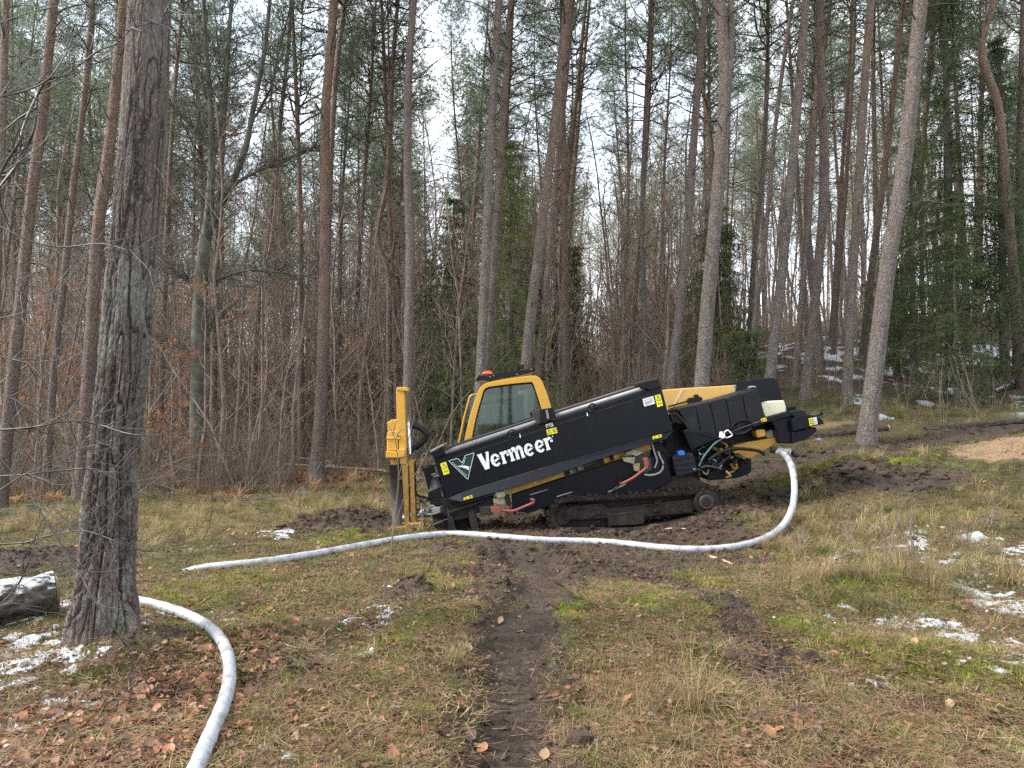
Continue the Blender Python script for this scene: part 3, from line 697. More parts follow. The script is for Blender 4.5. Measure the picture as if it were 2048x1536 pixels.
TREE_LIST = [
 ('tall reddish pine at the left edge of the view, cut by the frame', 12, 24, [(-18,1010),(-8,600),(2,300),(12,0)], 'pine_bark', {}),
 ('sunlit tan pine leaning right, second from the left edge', 13, 32, [(2,985),(26,750),(46,560),(62,400),(82,250),(108,0)], 'red_pine_bark', {}),
 ('slender forked pine between the tan pine and the thick old trunk', 15, 20, [(92,960),(110,720),(128,560),(146,380),(168,200),(186,0)], 'pine_bark', {}),
 ('brown pine close behind the left side of the thick old trunk', 14, 34, [(163,960),(172,830),(182,680),(196,460),(218,300),(248,0)], 'red_pine_bark', {}),
 ('thin pine just right of the thick old trunk', 19, 15, [(318,930),(332,500),(348,200),(366,0)], 'pine_bark', {}),
 ('pine with a bare stem directly behind the dark forked beech', 22, 18, [(425,920),(432,500),(448,250),(462,0)], 'pine_bark', {}),
 ('slim pine leaning right between the forked beech and the red pine', 22, 16, [(500,910),(516,620),(540,450),(560,250),(578,80),(582,0)], 'pine_bark', {}),
 ('big straight reddish pine left of the drill rig with a broad foot', 16.0, 33, [(632,960),(644,760),(650,500),(650,250),(662,90),(668,0)], 'red_pine_bark', {'flare': .7}),
 ('pine leaning right that crosses behind the big straight reddish pine', 18, 20, [(640,930),(652,600),(660,350),(672,150),(690,0)], 'pine_bark', {}),
 ('slim pine half way between the big reddish pine and the lyre forked pine', 24, 14, [(702,900),(716,560),(740,200),(752,0)], 'pine_bark', {}),
 ('pine with a curved lyre shaped fork low on its stem', 20, 17, [(782,910),(778,700),(778,560),(772,522),(757,490),(756,440),(768,400),(778,300),(786,120),(796,0)], 'red_pine_bark', {'forks': [(9, [(774,528),(786,500),(790,460),(784,400),(782,345)])]}),
 ('straight grey pine standing behind the yellow anchor mast', 15.5, 27, [(812,960),(816,760),(820,500),(815,330),(817,160),(827,0)], 'grey_pine_bark', {}),
 ('left one of the close pair of grey pines behind the yellow cab', 15, 27, [(950,960),(960,760),(968,600),(976,400),(986,200),(998,0)], 'grey_pine_bark', {}),
 ('right one of the close pair of pines behind the yellow cab', 15.6, 23, [(954,940),(972,740),(990,480),(1004,280),(1022,0)], 'pine_bark', {}),
 ('pine leaning right just over the cab roof, purple grey bark', 15.4, 30, [(1040,900),(1052,730),(1068,580),(1085,440),(1104,290),(1122,130),(1134,0)], 'pine_bark', {}),
 ('slimmer pine hidden half behind the leaning pine over the cab', 17, 19, [(1062,900),(1078,720),(1094,560),(1108,400),(1126,220),(1146,0)], 'red_pine_bark', {}),
 ('thin golden stemmed pine right of the leaning pine', 24, 17, [(1100,880),(1108,720),(1122,500),(1140,320),(1158,150),(1172,0)], 'red_pine_bark', {}),
 ('thin pine at the left side of the forest ride', 27, 15, [(1118,860),(1126,640),(1140,440),(1156,250),(1176,40)], 'grey_pine_bark', {}),
 ('thin grey pine right of the forest ride', 21, 14, [(1294,860),(1292,700),(1284,480),(1290,250),(1302,0)], 'grey_pine_bark', {}),
 ('reddish pine leaning right behind the top end of the black rod rack', 26, 14, [(1252,860),(1262,700),(1275,540),(1290,340)], 'red_pine_bark', {}),
 ('pine with pale base behind the rear end of the black rack', 17, 25, [(1336,860),(1350,700),(1366,560),(1378,420),(1392,220),(1408,30)], 'grey_pine_bark', {}),
 ('stout forked pine with a rusty patch high on the stem, behind the engine hood', 13.5, 40, [(1395,880),(1404,760),(1416,600),(1430,450),(1442,300),(1450,170),(1444,60),(1434,-40)], 'grey_pine_bark', {'flare': .2, 'forks': [(22, [(1452,180),(1460,110),(1462,40),(1462,-40)])]}),
 ('thin pine leaning right, left of the dark grey leaning pine', 19, 14, [(1500,860),(1512,620),(1530,480),(1550,260),(1572,90),(1586,0)], 'grey_pine_bark', {}),
 ('upright thin pine crossing behind the leaning thin pine', 22, 15, [(1496,860),(1508,520),(1526,335),(1534,160),(1536,0)], 'pine_bark', {}),
 ('dark grey pine leaning right behind the black rear hood', 15.5, 27, [(1532,830),(1542,740),(1560,580),(1576,420),(1590,270),(1602,120),(1612,0)], 'grey_pine_bark', {}),
 ('grey pine with its foot right of the black rear hood', 16.5, 26, [(1612,782),(1622,690),(1634,560),(1646,430),(1650,310),(1642,160),(1639,0)], 'pine_bark', {}),
 ('pine rising from the snowy bank left of the reddish brown brush', 19, 17, [(1592,755),(1600,640),(1612,500),(1620,400),(1632,200),(1640,60)], 'pine_bark', {}),
 ('straight brown pine with a mossy foot left of the speckled leaning pine', 15.5, 25, [(1694,815),(1698,700),(1706,540),(1716,400),(1724,250),(1732,130),(1742,0)], 'pine_bark', {}),
 ('pine on the snowy bank leaning right', 23, 20, [(1728,690),(1746,520),(1760,410),(1780,250),(1798,85),(1806,0)], 'red_pine_bark', {}),
 ('stout leaning pine with speckled grey bark standing in the right half meadow edge', 13.2, 44, [(1738,832),(1750,740),(1762,640),(1780,500),(1796,410),(1812,300),(1826,160),(1842,0)], 'grey_pine_bark', {'flare': .25}),
 ('slim pine just right of the speckled leaning pine', 20, 17, [(1796,740),(1810,560),(1838,370),(1856,170),(1870,0)], 'pine_bark', {}),
 ('pine with a big S bend high in its stem at the right edge', 17, 24, [(2040,735),(2032,600),(2018,430),(2004,270),(1994,200),(1972,140),(1962,90),(1976,40),(1992,-10)], 'red_pine_bark', {}),
 ('thick dark trunk low at the right edge among the spruces', 19, 24, [(2036,730),(2036,560),(2040,350),(2046,100)], 'pine_bark', {}),
 ('thin trunk in the gap on top of the snowy bank', 27, 12, [(1662,690),(1670,560),(1680,400),(1694,200)], 'red_pine_bark', {}),
 ('slim trunk left of the straight brown pine with a mossy foot', 24, 13, [(1668,745),(1676,560),(1690,400),(1702,200)], 'pine_bark', {}),
]
for lab, D, w, pts, bark, kw in TREE_LIST:
    pine(lab, D, w, pts, bark, **kw)

# dark forked beech behind the old trunk
D = 16.0
org = at(396, 935, D); org.z = H1(org.x, D)
beech = thing('beech_tree', 'dark green barked beech with a high fork, bare, right of the thick old trunk', 'tree', org)
def px_tube(T, pts, r, k=8, D_=None, o=None, m=5):
    Q = [np.array(at(a, b, (c[0] if c else D_))) - np.array(o) for a, b, *c in pts]; Q = catmull(Q, m)
    T.add(Q, np.linspace(r[0], r[1], len(Q)), k); return Q
T = Tubes(); px_tube(T, [(394,950),(396,800),(398,640),(406,520),(412,470)], (.175, .125), 12, D, org)
put('trunk', T.mesh('trunk', ['beech_bark']), beech)
limbs = []
for pts, r in [([(410,480),(420,400),(424,300),(420,200),(412,90),(404,-60)], (.10, .035)), ([(410,480),(438,420),(462,370),(490,300),(508,210),(528,110),(540,0),(548,-80)], (.085, .03)),
        ([(424,330),(440,250),(452,150),(462,40),(470,-60)], (.05, .02)), ([(398,580),(372,560),(350,540),(330,528)], (.05, .015)), ([(400,570),(440,556),(500,540),(560,545),(632,556)], (.05, .012)),
        ([(462,372),(520,340),(580,318),(640,290)], (.04, .01)), ([(420,300),(380,250),(350,215)], (.035, .01)), ([(398,690),(430,650),(452,628)], (.03, .01)), ([(396,720),(350,690),(325,688)], (.03, .01)),
        ([(424,240),(400,150),(372,40)], (.035, .012)), ([(500,250),(540,180),(560,90),(585,0)], (.03, .012))]:
    T = Tubes(); Q = px_tube(T, pts, r, 7, D, org); g = RND
    gg = np.random.default_rng(len(limbs))
    for _ in range(int(26 + 10 * len(pts))):
        s = gg.integers(2, len(Q) - 1); dv = unit(Q[s] - Q[s - 1]); d = unit(dv * .7 + gg.normal(size=3) * .7 + [0, 0, .25]); p = Q[s]; L = gg.uniform(.3, 1.3); q = [p]
        for k in range(4): d = unit(d + gg.normal(size=3) * .2 + [0, 0, .06]); p = p + d * L / 4; q.append(p)
        T.add(q, np.linspace(.011, .003, 5), 3)
        for _2 in range(4):
            kk = gg.integers(1, 5); d2 = unit(d + gg.normal(size=3) * .7); T.add([q[kk], q[kk] + d2 * gg.uniform(.15, .5)], [.004, .002], 3)
    put('limb', T.mesh('limb', ['beech_bark']), beech); limbs.append(1)

# thick old pine in the foreground with deep furrowed bark
D = 5.1
nzr, nar = 760, 300
bp = [(208,1345),(209,1290),(212,1180),(219,1050),(229,900),(247,735),(261,560),(275,400),(288,250),(296,100),(301,-20),(310,-160),(330,-420)]
org = at(207, 1292, D); org.z = H1(org.x, D)
C = np.array(catmull([np.array(at(a, b, D)) - np.array(org) for a, b in bp], 8))
zz = np.concatenate([np.linspace(-.25, 4.8, nzr), np.linspace(4.9, C[-1][2] - .02, 20)]); nzr = len(zz)
ax = np.interp(zz, C[:, 2], C[:, 0]); ay = np.zeros_like(zz)
wpx = np.interp(zz, [-.25, 0, .2, .37, .99, 1.35, 2.62, 3.54, 4.39, 6], [190, 164, 147, 129, 117, 112, 106, 103, 99, 86])
rad = wpx / 2 * D / FPX * .86
aa = np.arange(nar) * 2 * math.pi / nar
A_, Z_ = np.meshgrid(aa, zz); U_ = A_ * .235
# plates: stretched cells around the trunk
def cells(u, v, nu, seed):
    """F1, F2 distances and id of a jittered grid periodic in u (u in 0..nu)"""
    iu = np.floor(u); iv = np.floor(v); f1 = np.full(u.shape, 9.); f2 = f1.copy(); cid = np.zeros(u.shape)
    for du in (-1, 0, 1):
        for dv in (-1, 0, 1):
            cu = iu + du; cv = iv + dv; cw = np.mod(cu, nu); pu = cu + .1 + .8 * _hash(cw, cv, seed); pv = cv + .1 + .8 * _hash(cw, cv, seed + 7)
            dd = np.hypot(u - pu, (v - pv)); idd = _hash(cw, cv, seed + 3); m = dd < f1
            f2 = np.where(m, f1, np.minimum(f2, dd)); cid = np.where(m, idd, cid); f1 = np.where(m, dd, f1)
    return f1, f2, cid
def vnp(a, z, k, s): # noise periodic round the trunk
    t = .5 - .5 * np.cos(a); return vn(a / (2 * math.pi) * k, z, s) * t + vn((a + math.pi) % (2 * math.pi) / (2 * math.pi) * k, z, s + 5) * (1 - t)
wu = (vnp(A_, Z_ * 3.2, 12, 5) - .5) * 1.6 + (vnp(A_, Z_ * 9, 30, 8) - .5) * .8 + (vnp(A_, Z_ * 25, 60, 9) - .5) * .35; wv = (vnp(A_, Z_ * 2, 10, 6) - .5) * .6
NU = 21
f1, f2, cid = cells(np.mod(A_ / (2 * math.pi) * NU + wu, NU), Z_ / .62 + wv * .6, NU, 40)
sw = (vnp(A_, Z_ * 8, 22, 17) - .5) * .10 + (vnp(A_, Z_ * 26, 60, 18) - .5) * .05
fa = np.abs(vnp(A_, Z_ * 1.25, 15, 101) - .5 + sw); fb_ = np.abs(vnp(A_, Z_ * 2.2 + 40, 24, 111) - .5 + sw); fc = np.abs(vnp(A_, Z_ * 7 + 9, 30, 121) - .5 + sw)
edge = (1 - .95 * np.exp(-(fa / .038) ** 1.5)) * (1 - .8 * np.exp(-(fb_ / .035) ** 1.5)) * (1 - .22 * np.exp(-(fc / .03) ** 1.5)) * sstep(-.25, .10, f2 - f1)
g1, g2, cid2 = cells(np.mod(A_ / (2 * math.pi) * 44 + wu * 2, 44), Z_ / .22 + wv * 2, 44, 60)
ed2 = sstep(.0, .25, g2 - g1)
fine = vnp(A_, Z_ * 14, 130, 11) * .6 + vnp(A_, Z_ * 60, 300, 12) * .4
low = sstep(3.6, .8, Z_)                       # furrows deepen towards the foot
depth = edge * (.62 + .38 * cid) * (.8 + .2 * ed2) * (.62 + .7 * fine)
amp = (.010 + .022 * low)
roots = np.exp(-np.clip(Z_, 0, 9) * 5) * (np.cos(A_ * 5 + 1.2) * .05 + np.cos(A_ * 3) * .04)
Rr = rad[:, None] + amp * (depth * 1.5 - 1.4) + roots * .35 + (vnp(A_, Z_ * 1.4, 6, 31) - .5) * .012
V = np.stack([ax[:, None] + Rr * np.cos(A_), ay[:, None] + Rr * np.sin(A_), Z_], -1).reshape(-1, 3)
i = np.arange(nzr - 1)[:, None] * nar; j = np.arange(nar)[None]; j2 = (j + 1) % nar
F = np.stack([i + j, i + j2, i + nar + j2, i + nar + j], -1).reshape(-1, 4)
me = mesh_np('trunk', V, F, ['old_pine_bark'], smooth=True)
q = me.attributes.new('depth', 'FLOAT', 'POINT'); q.data.foreach_set('value', np.clip(depth, 0, 1).astype(np.float32).ravel())
old = thing('old_pine_tree', 'thick old pine trunk with deep furrowed bark in the left foreground', 'tree', org)
put('trunk', me, old)
T = Tubes(); T.add([C[-1], C[-1] + [.3, 0, 4], C[-1] + [.5, .2, 9], C[-1] + [.6, .2, 13.]], [rad[-1], .13, .09, .03], 10); put('upper_stem', T.mesh('upper_stem', ['red_pine_bark']), old)
put('crown', CROWNS[2], old, loc=Vector(C[-1]) + Vector((.3, 0, 4)), scale=1.05)

# generic pines filling the wood, single trees up to the limit, the far rest as one mass
hand = [(at(p[0][0], p[0][1], d)[0], d) for _, d, _, p, _, _ in TREE_LIST]
pts = []
gr = np.random.default_rng(77)
def in_ride(x, y): return .082 < x / y < .135 and y < 75
tries = 0
while len(pts) < 470 and tries < 60000:
    tries += 1; y = gr.uniform(19, 118); x = gr.uniform(-.86, .86) * y
    if gr.random() > (.95 if y < 60 else .62): continue
    if in_ride(x, y): continue
    if y < 32 and min((x - a) ** 2 + (y - b) ** 2 for a, b in hand) < 3.0: continue
    md = 2.2 if y < 40 else 1.8
    if pts and min((x - a) ** 2 + (y - b) ** 2 for a, b in pts) < md ** 2: continue
    pts.append((x, y))
pts.sort(key=lambda p: p[1])
pts = np.array(pts); zs = H(pts[:, 0], pts[:, 1], False)
NIND = 250
def pine_copy(k, x, y, z):
    tm, bm2, cr, (px_, py_), zc, Ht = GEN[k % 7]
    side = 'left of the anchor mast' if x / y < -.16 else ('behind the cab and rod rack' if x / y < .2 else 'on the rising ground right of the hood')
    far = 'slender background pine' if y < 38 else 'distant thin pine deep in the wood'
    s = gr.uniform(.86, 1.1); root = thing('pine_tree', '%s %s' % (far, side), 'tree', (x, y, z - .1), gr.uniform(0, 6.28), group='%ss %s' % (far, side))
    root.scale = (s, s, s); root.rotation_euler = (gr.normal() * .02, gr.normal() * .02 + .05, gr.uniform(0, 6.28))
    put('trunk', tm, root)
    if y < 60: put('branches', bm2, root, kind='stuff')
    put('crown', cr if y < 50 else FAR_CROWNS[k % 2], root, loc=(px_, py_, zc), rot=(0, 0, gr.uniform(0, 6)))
for k in range(NIND): pine_copy(gr.integers(0, 7), pts[k, 0], pts[k, 1], zs[k])
def join_me(name, lst, swap=None):
    """join meshes (mesh, (x,y,z)) into one source mesh, materials kept"""
    bm = bmesh.new(); mats = []
    for me_, off in lst:
        n0 = len(bm.verts); f0 = len(bm.faces); bm.from_mesh(me_); bm.verts.ensure_lookup_table(); bm.faces.ensure_lookup_table()
        for v in bm.verts[n0:]: v.co += Vector(off)
        base = len(mats); mats += list(me_.materials)
        for f in bm.faces[f0:]: f.material_index += base
    o = bpy.data.meshes.new(name); bm.to_mesh(o); bm.free()
    for m in mats: o.materials.append(M[(swap or {}).get(m.name, m.name)])
    return o
srcs = [join_me('far_pine', [(GEN[k][0], (0, 0, 0)), (FAR_CROWNS[k % 2], (*GEN[k][3], GEN[k][4]))], {'pine_bark': 'hazed_bark', 'grey_pine_bark': 'hazed_bark', 'red_pine_bark': 'hazed_bark'}) for k in range(4)]
rest = pts[NIND:]; n = len(rest)
# the wood closes round the clearing behind the viewer too
yb = gr.uniform(34, 80, 260); ab = gr.uniform(.95, 2 * math.pi - .95, 260); rest = np.concatenate([rest, np.stack([yb * np.sin(ab), yb * np.cos(ab)], -1)]); zs = np.concatenate([zs, H(rest[n:, 0], rest[n:, 1], False)]); n = len(rest)
R3 = np.stack([gr.normal(size=n) * .02, gr.normal(size=n) * .02 + .03, gr.uniform(0, 6.28, n)], -1)
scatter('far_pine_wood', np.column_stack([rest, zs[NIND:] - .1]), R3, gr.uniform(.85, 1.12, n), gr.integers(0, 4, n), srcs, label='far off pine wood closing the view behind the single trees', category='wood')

# bare beech saplings, the brown thicket under the pines
bp2 = []
tries = 0
while len(bp2) < 150 and tries < 9000:
    tries += 1; y = gr.uniform(15.5, 38); x = gr.uniform(-.8, .8) * y
    u = x / y
    if u > .25 and gr.random() < .88: continue
    if in_ride(x, y) and y < 40: continue
    if y < 17.5 and u > -.1: continue
    if bp2 and min((x - a) ** 2 + (y - b) ** 2 for a, b in bp2) < 1.0: continue
    bp2.append((x, y))
NM = ['young_beech_tree'] * 6
for x, y in bp2:
    k = int(gr.choice([0, 1, 2, 3, 4, 5], p=[.22, .2, .2, .1, .1, .18])); z = H1(x, y)
    side = 'left half of the wood' if x / y < -.13 else ('wood behind the drill rig' if x / y < .25 else 'right side wood')
    lab = {0: 'bare brown beech sapling', 1: 'bare sapling keeping a few copper leaves', 2: 'taller bare beech with greenish bark', 3: 'two stemmed bare sapling', 4: 'low sapling full of copper leaves', 5: 'tall thin bare beech sapling'}[k]
    root = thing('young_beech_tree', '%s in the %s' % (lab, side), 'tree', (x, y, z), gr.uniform(0, 6), group='%ss in the %s' % (lab, side))
    s = gr.uniform(.8, 1.25); root.scale = (s, s, s)
    put('stem', BARE[k][0], root)
    if BARE[k][1]: put('leaves', BARE[k][1], root)
n = 3000; y = 23 + 66 * gr.random(n) ** 1.2; x = gr.uniform(-.82, .82, n) * y
keep = ~(((x / y > .088) & (x / y < .13) & (y < 55)) | ((x / y > .28) & (gr.random(n) < .9))); x = x[keep]; y = y[keep]; n = len(x)
srcs = [join_me('thicket', [(BARE[k][0], (0, 0, 0))] + ([(BARE[k][1], (0, 0, 0))] if BARE[k][1] else []), {'twig_bark': 'hazed_twig', 'beech_bark': 'hazed_twig'}) for k in range(6)]
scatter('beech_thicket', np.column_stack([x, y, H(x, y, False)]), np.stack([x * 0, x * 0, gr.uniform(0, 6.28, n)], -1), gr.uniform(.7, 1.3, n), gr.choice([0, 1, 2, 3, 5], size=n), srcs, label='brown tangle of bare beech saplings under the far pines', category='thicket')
# named leafy saplings and shrubs near the edge of the clearing
for px, py, D, k, s, lab in [(398,985,14.6,4,1.25,'copper leaved beech sapling right of the thick old trunk, low and spreading'), (345,985,14.2,4,.8,'small copper leaved beech beside the old trunk'),
        (300,930,17,4,1.2,'copper leaved sapling seen left of the forked beech foot'), (488,990,14.8,3,1.2,'two stemmed dark sapling at the grass edge right of the forked beech'),
        (70,980,15,4,1.3,'copper leaved sapling left of the thick old trunk'), (700,940,18,4,.5,'low copper leaved sapling near the foot of the big reddish pine'),
        (900,930,17,2,.8,'bare sapling left behind the cab'), (1230,880,22,2,1.1,'bare spreading beech at the right side of the forest ride'), (1330,880,20,5,1.0,'bare branching beech right of the ride behind the rack'),
        (560,960,15.6,1,.9,'thin sapling with few leaves left of the big reddish pine'), (150,1000,13.5,1,.8,'thin sapling left behind the thick old trunk')]:
    p = at(px, py, D); root = thing('young_beech_tree', lab, 'tree', (p.x, D, H1(p.x, D)), k + px); root.scale = (s, s, s)
    put('stem', BARE[k][0], root)
    if BARE[k][1]: put('leaves', BARE[k][1], root)
# spruces
for px, py, D, k, s, lab in [(1830,800,17.5,0,.52,'dark spruce with drooping limbs right behind the speckled leaning pine'), (1905,790,19.5,0,.95,'tall dark spruce, middle of the spruces at the right'),
        (2010,760,19,0,.68,'tall spruce at the right edge behind the S bent pine'), (1790,780,19.5,1,.42,'small spruce at the left of the right hand spruces'),
        (1915,850,15.8,1,.5,'low thin spruce in front of the dark spruces'), (2110,800,15.5,1,.75,'spruce cut by the right edge of the view'),
        (1020,880,17.5,1,.8,'dark young spruce between the pines left of the ride behind the cab'), (905,900,19,1,.72,'dark young spruce left of the pair of grey pines'), (1150,860,24,1,.6,'young spruce at the left edge of the ride'),
        (1490,775,18,3,1.1,'little bushy spruce right of the stout forked pine'), (1065,870,24,2,1.2,'narrow young spruce right behind the leaning pine'), (860,900,26,1,.7,'small spruce far behind the anchor mast'), (1440,790,22,2,1.2,'thin spruce behind the engine hood')]:
    p = at(px, py, D); root = thing('spruce_tree', lab, 'tree', (p.x, D, H1(p.x, D) - .05), px * .7); root.scale = (s, s, s)
    put('trunk', SPR[k][0], root); put('crown', SPR[k][1], root)

# ------------------------------------------------------------------ drill rig
def paint(name, c, rough=.35, mud=(.05, .036, .028), amount=.5, wear=.0, zlow=None, bump=.0):
    t = MT(name, rough, spec=.22 if max(c) < .05 else .5); n = t.noise(5, 6, None, .65); n2 = t.noise(38, 4, None, .7)
    f = t.ramp(t.math('ADD', t.math('MULTIPLY', n, .6), t.math('MULTIPLY', n2, .45)), [(.72 - .32 * amount, 0.), (.90 - .3 * amount, .85)])
    if zlow is not None:
        g = t.n.new('ShaderNodeNewGeometry').outputs['Position']; z = t.sep(g)[2]
        k = t.ramp(t.math('MULTIPLY', t.math('ADD', z, .2), .7), [(0, 1.), (zlow, 0.)])
        f = t.math('MULTIPLY', t.ramp(t.math('ADD', t.math('MULTIPLY', n2, .9), t.math('MULTIPLY', n, .4)), [(.5, 0.), (.72, 1.)]), k, True)
        f = t.math('MAXIMUM', f, t.ramp(t.math('ADD', t.math('MULTIPLY', n, .6), t.math('MULTIPLY', n2, .45)), [(.70, 0.), (.85, .5)]))
    col = t.mix(f, c, mud); dst = t.ramp(t.noise(3, 6, t.map((9, 1, 1.1)), .7), [(.5, 0.), (.75, .06)]); col = t.mix(t.math('MULTIPLY', dst, amount), col, (.35, .31, .27)); specks = t.ramp(t.voro(60), [(.02, .8), (.07, 0.)])
    col = t.mix(t.math('MULTIPLY', specks, .25 * amount), col, (.22, .19, .16))
    t.done(col, t.mix(f, (rough,) * 3, (.85,) * 3)); t.bump(n2, (.03 if max(c) < .05 and not bump else .1) + bump, .004); M[name] = t.m
paint('black_paint', (.0035, .0045, .009), .28, (.03, .024, .02), amount=.2)
paint('dirty_black', (.006, .006, .007), .5, (.04, .03, .024), amount=.5, zlow=.6)
paint('yellow_paint', (.56, .30, .035), .38, amount=.22)
paint('dirty_yellow', (.42, .23, .035), .55, (.055, .038, .025), amount=.85, zlow=.95, bump=.25)
paint('hood_yellow', (.60, .36, .09), .4, (.3, .2, .08), amount=.15)
paint('tank_black', (.011, .012, .016), .5, (.05, .045, .042), amount=.45)
paint('steel_dark', (.045, .042, .04), .45, amount=.7)
paint('steel_grey', (.20, .20, .20), .4, amount=.55)
paint('chrome', (.5, .5, .52), .18, (.2, .18, .16), amount=.3); M['chrome'].node_tree.nodes['Principled BSDF'].inputs['Metallic'].default_value = .9
paint('red_handle', (.24, .045, .035), .55, (.10, .07, .05), amount=.7)
paint('orange_lens', (.8, .13, .03), .25, amount=.1)
paint('white_plastic', (.62, .60, .42), .5, (.35, .31, .2), amount=.5)
paint('blue_cap', (.02, .14, .5), .35, amount=.15)
paint('teal_hose', (.03, .10, .08), .5, amount=.4)
paint('rubber', (.009, .009, .010), .6, (.04, .034, .03), amount=.45)
paint('muddy_track', (.012, .010, .009), .75, (.048, .033, .026), amount=.85, bump=.5)
paint('grey_hose', (.24, .24, .235), .5, amount=.6)
for nm, c in (('decal_white', (.72, .72, .72)), ('decal_yellow', (.78, .70, .03)), ('decal_black', (.012, .012, .012)), ('decal_green', (.012, .045, .03))):
    paint(nm, c, .5, (.3, .27, .24), amount=.18)
paint('yellow_steel_block', (.30, .27, .17), .6, amount=.6)
t = MT('cab_glass', .04); tr = t.n.new('ShaderNodeBsdfTransparent'); tr.inputs[0].default_value = (.66, .77, .73, 1)
gl = t.n.new('ShaderNodeBsdfGlossy'); gl.inputs['Roughness'].default_value = .03; gl.inputs['Color'].default_value = (.75, .85, .85, 1)
fr = t.n.new('ShaderNodeFresnel'); fr.inputs[0].default_value = 1.5; mx = t.n.new('ShaderNodeMixShader')
df = t.n.new('ShaderNodeBsdfDiffuse'); df.inputs[0].default_value = (.10, .14, .13, 1); mx2 = t.n.new('ShaderNodeMixShader'); mx2.inputs[0].default_value = .045
t.link(t.math('ADD', fr.outputs[0], .0), mx.inputs[0]); t.link(tr.outputs[0], mx2.inputs[1]); t.link(df.outputs[0], mx2.inputs[2])
t.link(mx2.outputs[0], mx.inputs[1]); t.link(gl.outputs[0], mx.inputs[2]); t.link(mx.outputs[0], t.n['Material Output'].inputs['Surface']); M['cab_glass'] = t.m

D0 = 10.0
RO = at(1230, 1060, 10.3)
rig = thing('drill_rig', 'black and yellow tracked horizontal drilling rig tilted nose down in the mud', 'drill rig', RO)
def q(px, py, D=D0): return at(px, py, D) - RO
Z1 = lambda *p: [(740 + a / 3.658, 700 + b / 3.658) for a, b in p]
Z2 = lambda *p: [(1180 + a / 3.84, 720 + b / 3.84) for a, b in p]
Z3 = lambda *p: [(820 + a / 6.4, 860 + b / 6.4) for a, b in p]
Z4 = lambda *p: [(1280 + a / 5.12, 740 + b / 5.12) for a, b in p]
ZM = lambda *p: [(760 + a / 4.269, 740 + b / 4.267) for a, b in p]
ZT = lambda *p: [(1080 + a / 5.12, 900 + b / 5.12) for a, b in p]
def slab_me(name, poly, Da, Db, mat, bev=.006, seg=1, Ds=None):
    """prism whose outline is seen at poly in the plane y=Da, reaching back to y=Db"""
    P = [q(a, b, Da if Ds is None else Ds[i]) for i, (a, b) in enumerate(poly)]
    bm = bmesh.new(); f = [bm.verts.new(p) for p in P]; b = [bm.verts.new(Vector((p.x, Db - RO.y, p.z))) for p in P]; n = len(P)
    bm.faces.new(f); bm.faces.new(b[::-1])
    for i in range(n): bm.faces.new((f[i], f[(i + 1) % n], b[(i + 1) % n], b[i]))
    bmesh.ops.recalc_face_normals(bm, faces=bm.faces)
    if bev: bmesh.ops.bevel(bm, geom=bm.edges[:], offset=bev, segments=seg, profile=.6, affect='EDGES', clamp_overlap=True)
    me = bpy.data.meshes.new(name); bm.to_mesh(me); bm.free(); me.materials.append(M[mat]); return me
def slab(name, poly, Da, Db, mat, parent=None, bev=.006, seg=1, **kw): return put(name, slab_me(name, poly, Da, Db, mat, bev, seg), parent or rig, **kw)
def ring_me(name, outer, inner, Da, Db, mat, bev=.008):
    bm = bmesh.new(); n = len(outer); L = []
    for D in (Da, Db):
        L.append([bm.verts.new(Vector((q(a, b, Da).x, D - RO.y, q(a, b, Da).z))) for a, b in outer]); L.append([bm.verts.new(Vector((q(a, b, Da).x, D - RO.y, q(a, b, Da).z))) for a, b in inner])
    of, inf, ob, ib = L
    for i in range(n):
        j = (i + 1) % n
        bm.faces.new((of[i], of[j], inf[j], inf[i])); bm.faces.new((ob[j], ob[i], ib[i], ib[j]))
        bm.faces.new((of[j], of[i], ob[i], ob[j])); bm.faces.new((inf[i], inf[j], ib[j], ib[i]))
    bmesh.ops.recalc_face_normals(bm, faces=bm.faces)
    sharp = [e for e in bm.edges]; bmesh.ops.bevel(bm, geom=sharp, offset=bev, segments=2, profile=.6, affect='EDGES', clamp_overlap=True)
    me = bpy.data.meshes.new(name); bm.to_mesh(me); bm.free(); me.materials.append(M[mat]); return me
def tube(name, pts, r, mat, parent=None, D=D0, k=10, smooth=4, cap=True, **kw):
    P = [np.array(q(p[0], p[1], p[2] if len(p) > 2 else D)) for p in pts]
    if smooth and len(P) > 2: P = catmull(P, smooth)
    T = Tubes(); T.add(P, r if np.ndim(r) == 0 or len(r) == len(P) else np.interp(np.linspace(0, 1, len(P)), np.linspace(0, 1, len(r)), r), k, cap)
    return put(name, T.mesh(name, [mat]), parent or rig, **kw)
def disc(name, px, py, Da, Db, rpx, mat, parent=None, k=20, bev=.005):
    return slab(name, [(px + rpx * math.cos(i * 2 * math.pi / k), py + rpx * math.sin(i * 2 * math.pi / k)) for i in range(k)], Da, Db, mat, parent, bev)
def densify(P, m): return [tuple(p) for p in catmull([np.array(p) for p in P], m)]

